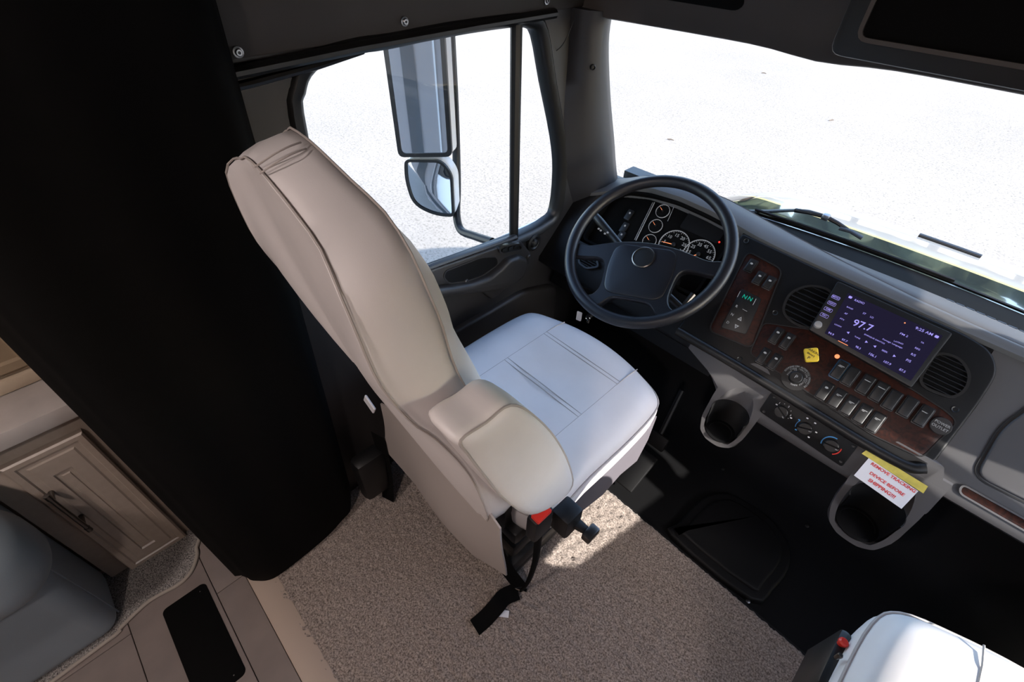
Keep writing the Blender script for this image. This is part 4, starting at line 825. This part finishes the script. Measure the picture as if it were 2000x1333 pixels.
for body, p0, p1, hs in (('RADIO', (540, 280), (655, 325), 1), ('97.7', (525, 545), (748, 625), 1), ('9:25 AM', (1262, 610), (1465, 695), .9), ('ENRIQUE SANTOS', (655, 685), (895, 800), .8), ('LATINO', (1005, 765), (1115, 805), .9), ('Foreign Language', (872, 742), (1105, 850), .8),
        ('FM 2', (1078, 675), (1170, 715), .8), ('BAND', (448, 360), (520, 392), .9), ('AF', (420, 435), (455, 450), 1), ('PTY', (368, 498), (415, 522), .9), ('LO/DX', (302, 565), (385, 602), .8), ('ST', (638, 435), (672, 450), 1), ('LO', (725, 478), (762, 495), 1), ('TUNE', (538, 710), (605, 742), .9), ('SEEK', (862, 872), (930, 905), .9),
        ('94.9', (230, 665), (292, 695), 1), ('97.7', (388, 745), (452, 775), 1), ('98.3', (552, 830), (610, 860), 1), ('106.1', (712, 915), (790, 955), 1), ('107.9', (882, 1005), (965, 1045), 1), ('87.5', (1070, 1100), (1140, 1135), 1), ('TA', (1322, 778), (1360, 795), 1), ('REG', (1255, 845), (1312, 872), 1), ('R/S', (1208, 918), (1260, 942), 1), ('P/S', (1150, 988), (1205, 1012), 1)):
    fit(body, s3(*p0), s3(*p1), LV, scn, hs=hs)
for a, b in ((490, 248), (1512, 715)): c = P1.at(*s3(a, b), HT); M().prism(P1, rrect(.0075, .006, .0015, 2, *c), HT-.0004, HT).build('icon', LV, scn)
for a, b, s_ in ((462, 665, -1), (682, 778, 1), (778, 828, -1), (1012, 945, 1)): c = P1.at(*s3(a, b), HT); M().prism(P1, [(c[0]+.003*s_, c[1]), (c[0]-.0025*s_, c[1]+.003), (c[0]-.0025*s_, c[1]-.003)], HT-.0004, HT).build('icon', LV, scn)
p, q = P1.at(*s3(345, 762), HT), P1.at(*s3(460, 820), HT); M().tube([P1.p(*p, HT), P1.p(*q, HT)], .0008, 4).build('preset_marker', MT['ledorange'], scn)
c = P1.at(*s3(1135, 552), HT); M().prism(P1, circle(.0016, 8, *c), HT-.0004, HT).build('icon', MT['ledorange'], scn)
for body, a, b in (('MENU', 318, 250), ('NAVI', 270, 322), ('DIM', 228, 393), ('FAV', 182, 463)):
    c = P1.at(*s3(a, b), HT); o = rrect(.019, .0085, .002, 3, *c); e = M().ring(P1, o, inset(o, .0005), HR-.001, HT).build('hard_key', LV, rd); text(body, .006, P1, c[0], c[1], HT, LV, e)
c = P1.at(*s3(108, 568), HR+.008); M().lathe(P1, [(.0095, HR-.002), (.009, HR+.006), (.0075, HR+.009), (.001, HR+.0095)], 24, *c).build('volume_knob', MT['knob'], rd)
# ------------------------------------------------------------------ climate panel
cl = thing('climate_panel', (.012, 1.06, .53), 'black heater control panel with three rotary knobs', 'control panel')
c4 = lambda a, b: (1480+a*.1275, 750+b*.1275)
po = rpoly([P2.at(*c4(a, b), .003) for a, b in ((215, 120), (1555, 930), (1290, 1280), (15, 415))], .008, 4)
M().prism(P2, po, -.002, .004, .001).build('plate', MT['dashdark'], cl)
for a, b in ((255, 205), (1465, 955), (1275, 1190), (95, 425)): c = P2.at(*c4(a, b), .004); M().lathe(P2, [(.004, .003), (.0038, .0052), (.002, .0045)], 12, *c).build('screw', MT['black'], cl)
KN = ((-.052, .003, -28), (.013, -.003, 20), (.079, -.006, 10))
for ku, kv, ka in KN:
    e = M().lathe(P2, [(.0165, .004), (.016, .010), (.014, .012)], 28, ku, kv).build('rotary_knob', MT['black'], cl)
    t_ = R_(ka); d = np.array([math.cos(t_), math.sin(t_)]); n_ = np.array([-d[1], d[0]])
    M().loft([[P2.p(*(np.array([ku, kv])+d*x+n_*y), h_) for x, y, h_ in ((-.017, -.0035*k, .011), (-.015, -.0028*k, .026), (.015, -.0028*k, .026), (.018, -.0035*k, .011))] for k in (-1, 1)], True, True, True).build('grip', MT['black'], e)
    M().tube([P2.p(*(np.array([ku, kv])+d*.010), .0265), P2.p(*(np.array([ku, kv])+d*.016), .025)], .0008, 4).build('pointer', MT['ledwhite'], e)
def arc(ku, kv, r, a0, a1, w_, m_):
    M().loft([[P2.p(ku+(r+dr)*math.cos(R_(t_)), kv+(r+dr)*math.sin(R_(t_)), h_) for dr, h_ in ((-w_, .0038), (-w_, .0045), (w_, .0045), (w_, .0038))] for t_ in np.linspace(a0, a1, 18)], True, True, True).build('scale_arc', MT[m_], cl)
arc(.079, -.006, .0215, 205, 85, .0012, 'blue'); arc(.079, -.006, .0215, 15, -55, .0012, 'red'); arc(.013, -.003, .0215, 205, 150, .0007, 'blue')
for k, t_ in enumerate((130, 100, 70, 40, 10, -15)):
    u, v = KN[0][0]+.0225*math.cos(R_(t_)), KN[0][1]+.0225*math.sin(R_(t_))
    if k % 2 == 0: text(str(k//2+1), .0065, P2, u, v, .0046, MT['white'], cl)
    else: M().prism(P2, circle(.0009, 8, u, v), .0038, .0046).build('scale_dot', MT['white'], cl)
for a, b, m_ in ((290, 320, 'white'), (510, 525, 'white'), (635, 555, 'blue'), (760, 530, 'white'), (880, 605, 'white'), (895, 745, 'white'), (780, 820, 'white'), (585, 705, 'blue')):
    c = P2.at(*c4(a, b), .0045); M().prism(P2, rrect(.005, .003, .001, 2, *c), .0038, .0046).build('icon', MT[m_], cl)
# ------------------------------------------------------------------ taped notice
nb = thing('paper_notice', (.2, 1.05, .5), 'white paper notice with red capitals taped over the cup holder', 'notice')
HN = .014
M().prism(P2, [P2.at(*c7(a, b), HN) for a, b in ((622, 160), (1062, 455), (912, 612), (490, 315))], HN-.0006, HN).build('sheet', MT['paper'], nb)
M().prism(P2, [P2.at(*c7(a, b), HN) for a, b in ((558, 120), (610, 82), (1148, 412), (1106, 474))], HN, HN+.0006).build('tape', MT['tape'], nb)
for body, p0, p1 in (('REMOVE TRACKING', (645, 208), (1035, 462)), ('DEVICE BEFORE', (632, 290), (935, 492)), ('SHIPPING!!!', (622, 352), (855, 512))): fit(body, c7(*p0), c7(*p1), MT['redink'], nb, fr=P2, h_=HN+.0005, hs=.95, bold=.03)
# ------------------------------------------------------------------ steering wheel
sw = thing('steering_wheel', tuple(W0), 'black four spoke steering wheel turned slightly left', 'steering wheel')
M().tube([FW.p(.2135*math.cos(t_), .2135*math.sin(t_), 0) for t_ in np.linspace(0, 2*math.pi, 96, endpoint=False)], .0165, 16, closed=True, up=tuple(FW.n)).build('rim', MT['wheel'], sw, 80)
half = [(.0, .024), (.07, .018), (.12, .006), (.165, -.006), (.208, -.004), (.210, -.040), (.180, -.046), (.125, -.042), (.103, -.058), (.096, -.095), (.096, -.128), (.108, -.150), (.135, -.163), (.118, -.178), (.085, -.182), (.055, -.153), (.028, -.147), (0, -.147)]
ol = half+[(-a, b) for a, b in half[-2:0:-1]]; ol = [tuple(p) for p in spline(ol, 4, True)]
def dish(a, b): return -.010
m = M(); o_ = ol if area2(ol) > 0 else ol[::-1]
def padring(d, h_): return [FW.p(a, b, h_+dish(a, b)*1.0) for a, b in inset(o_, d)]
m.loft([padring(.002, -.022), padring(.0, -.014), padring(.0, -.001), padring(.001, .003), padring(.003, .005)], True, False, False)
# fill top and bottom with an even triangulation
def fill(d, h_, flip):
    from mathutils.geometry import tessellate_polygon
    q = inset(o_, d); tri = tessellate_polygon([[Vector((x, y, 0)) for x, y in q]])
    m.add([FW.p(x, y, h_+dish(x, y)) for x, y in q], [t_ for t_ in tri])
fill(.003, .005, False); fill(.002, -.022, True)
hub = m.build('hub_pad', MT['wheel'], sw, 50)
po_ = rpoly([(-.085, .010), (.085, .010), (.092, -.06), (.080, -.140), (-.080, -.140), (-.092, -.06)], .03, 6); pc_ = np.array([0, -.065])
M().loft([[FW.p(*(pc_+(np.array(p)-pc_)*k), h_+dish(*(pc_+(np.array(p)-pc_)*k))) for p in po_] for k, h_ in ((1.0, -.004), (1.0, .0045), (.985, .0065), (.95, .0075), (.8, .0085), (.6, .0095), (.3, .0105), (.08, .011))], True, True, True).build('horn_cover', MT['wheel'], sw, 70)
M().lathe(FW, [(.031, -.015), (.031, .0025), (.0285, .0038), (.028, .002)], 36, .002, -.025).build('emblem_ring', MT['gun'], sw); M().lathe(FW, [(.0285, -.015), (.0285, .0018), (.001, .0032)], 36, .002, -.025).build('emblem', MT['black'], sw)
M().lathe(FW, [(.055, -.045), (.06, -.03), (.05, -.012)], 28, 0, -.06).build('hub_boot', MT['black'], sw)
st = thing('turn_signal_stalk', (-.66, 1.06, .78), 'black column stalk with white symbols left of the wheel hub', 'stalk')
pa, pb = FW0.p(-.05, -.02, -.06), np.array(FW0.p(*FW0.at(*c1(300, 372), -.05), -.05))
M().tube([pa, (pa+pb)/2, pb*.85+pa*.15, pb], [.010, .012, .013, .011], 12).build('lever', MT['black'], st)
for k, (a, b) in enumerate(((330, 470), (345, 482), (375, 505), (395, 497))): u, v = FW0.at(*c1(a, b), -.036); M().prism(FW0, rrect(.006, .005, .001, 2, u, v), -.0375, -.036).build('symbol', MT['ledwhite'], st)
s5 = thing('column_lever', (-.40, 1.05, .74), 'silver tipped lever on the right of the steering column', 'lever')
pa, pb = FW0.p(.04, -.05, -.05), np.array(FW0.p(*FW0.at(*c1(1015, 945), -.05), -.05)); pc = np.array(FW0.p(*FW0.at(*c1(930, 1045), -.05), -.05))
M().tube([pa, pc*.5+pa*.5, pc], [.008, .009, .009], 10).build('lever', MT['black'], s5); M().tube([pc, pb], [.006, .008], 10).build('lever_tip', MT['gun'], s5)
kt = thing('key_tag', (-.68, 1.15, .6), 'white paper key tag hanging by the ignition below the wheel', 'key tag')
q = on(1131, 618, 'y', 1.10); FT = Fr(q, (.96, .28, 0), (-.05, .1, 1))
M().prism(FT, rrect(.020, .038, .003, 2), -.0006, .0006).build('tag_card', MT['paper'], kt)
q = on(1148, 622, 'y', 1.10); M().tube([q+np.array([.009*math.cos(t_), 0, .009*math.sin(t_)]) for t_ in np.linspace(0, 6.28, 16, endpoint=False)], .0012, 6, closed=True).build('key_ring', MT['chrome'], kt)
M().box(q+np.array([0, .004, -.012]), (.010, .004, .022), .001, 1).build('key', MT['steel'], kt); M().tube([q+np.array([0, .05, .02]), q], .010, 10).build('ignition_barrel', MT['black'], kt)
# ------------------------------------------------------------------ driver door fittings
FD = Fr((-.95, 0, 0), (0, 1, 0), (0, 0, 1))
c5 = lambda a, b: (780+a*.23, 460+b*.23)
def dpt(a, b, x=-.93): return tuple(on(*c5(a, b), 'x', x)[1:])
up = rpoly([dpt(100, 360), dpt(100, 480), dpt(400, 430), dpt(620, 410), dpt(800, 560), dpt(960, 420), dpt(1090, 330), dpt(1140, 170), dpt(1035, 42), dpt(800, 120)], .02, 4)
M().prism(FD, up, -.003, .016, .008, 3).build('upper_panel', MT['doorp'], door, 50)
M().tube([(-.938, *dpt(a, b)) for a, b in ((100, 345), (400, 232), (700, 125), (1000, 18))], .011, 8, flat=.7).build('sill_rail', MT['doorp'], door)
po = rpoly([dpt(385, 355), dpt(400, 310), dpt(700, 195), dpt(830, 190), dpt(840, 250), dpt(700, 345), dpt(590, 385), dpt(430, 408)], .012, 4)
M().ring(FD, inset(po, -.004), po, .010, .019).build('pocket_rim', MT['doorp'], door); M().prism(FD, po, .010, .0165).build('pull_pocket', MT['dashdark'], door)
ao = rpoly([dpt(240, 440), dpt(420, 422), dpt(600, 392), dpt(740, 340), dpt(840, 262), dpt(900, 195), dpt(1000, 160), dpt(1062, 185), dpt(1066, 250), dpt(1035, 335), dpt(960, 400), dpt(880, 440), dpt(780, 462), dpt(500, 490), dpt(240, 520)], .012, 4)
M().prism(FD, ao, .008, .040, .014, 4).build('armrest', MT['doorp'], door, 60)
so_ = rpoly([dpt(838, 110), dpt(870, 85), dpt(1020, 62), dpt(1042, 90), dpt(1030, 125), dpt(880, 160), dpt(845, 145)], .008, 4)
M().ring(FD, so_, inset(so_, .005), .012, .024).build('switch_bezel', MT['doorp'], door); M().prism(FD, inset(so_, .004), .010, .0175).build('switch_plate', MT['black'], door)
for a, b in ((890, 125), (945, 110), (990, 97)): q = dpt(a, b); M().prism(FD, rrect(.020, .012, .002, 2, *q), .016, .023, .002).build('window_switch', MT['black'], door)
for a, b in ((580, 402), (1110, 188)): q = dpt(a, b, -.925); M().lathe(FD, [(.009, .012), (.009, .020), (.005, .023)], 16, *q).build('plug', MT['doorp'], door)
q = dpt(1165, 75); M().lathe(FD, [(.030, .0), (.030, .010), (.022, .013), (.016, .008), (.012, .016), (.004, .02)], 24, *q).build('mirror_control', MT['black'], door)
M().prism(FD, rpoly([(.50, .08), (1.18, .08), (1.18, .40), (1.0, .46), (.55, .46)], .05, 4), -.003, .022, .012, 3).build('map_pocket', MT['doorp'], door, 50)
M().lathe(FD, [(.085, .02), (.085, .028), (.075, .032), (.07, .026)], 28, .62, .27).build('speaker_ring', MT['black'], door)
# ------------------------------------------------------------------ overhead console
oc = thing('overhead_console', (.1, 1.05, 1.4), 'dark overhead console box with recessed panel above the windscreen', 'console')
YC = Fr((0, .95, 0), (1, 0, 0), (0, 0, 1))
oo = rpoly([(-.268, 1.328), (.62, 1.328), (.62, 1.62), (-.268, 1.62)], [.02, .02, .001, .001], 4)
M().prism(YC, oo, -.28, .0, .006, 2).build('console_body', MT['black'], oc)
pi = rpoly([(-.232, 1.358), (.58, 1.358), (.58, 1.60), (-.232, 1.60)], .012, 4)
M().ring(YC, inset(pi, -.006), pi, -.002, .006).build('panel_frame', MT['trimbrown'], oc); M().prism(YC, pi, -.004, .002).build('recessed_panel', MT['blackmatte'], oc)
# twigs and chips on the lot
for px, py, r in ((1310, 273, .3), (1624, 235, 1.1), (1492, 143, .2), (1382, 66, .8)):
    q = on(px, py, 'z', GZ+.012); tw = M().tube([q+np.array([-.05*math.cos(r), -.05*math.sin(r), 0]), q+np.array([0, .01, .004]), q+np.array([.05*math.cos(r), .05*math.sin(r), 0])], [.006, .008, .004], 6).build('twig', MT['bark']); tag(tw, 'small dark twig lying on the pale asphalt', 'twig', 'twigs on the lot')
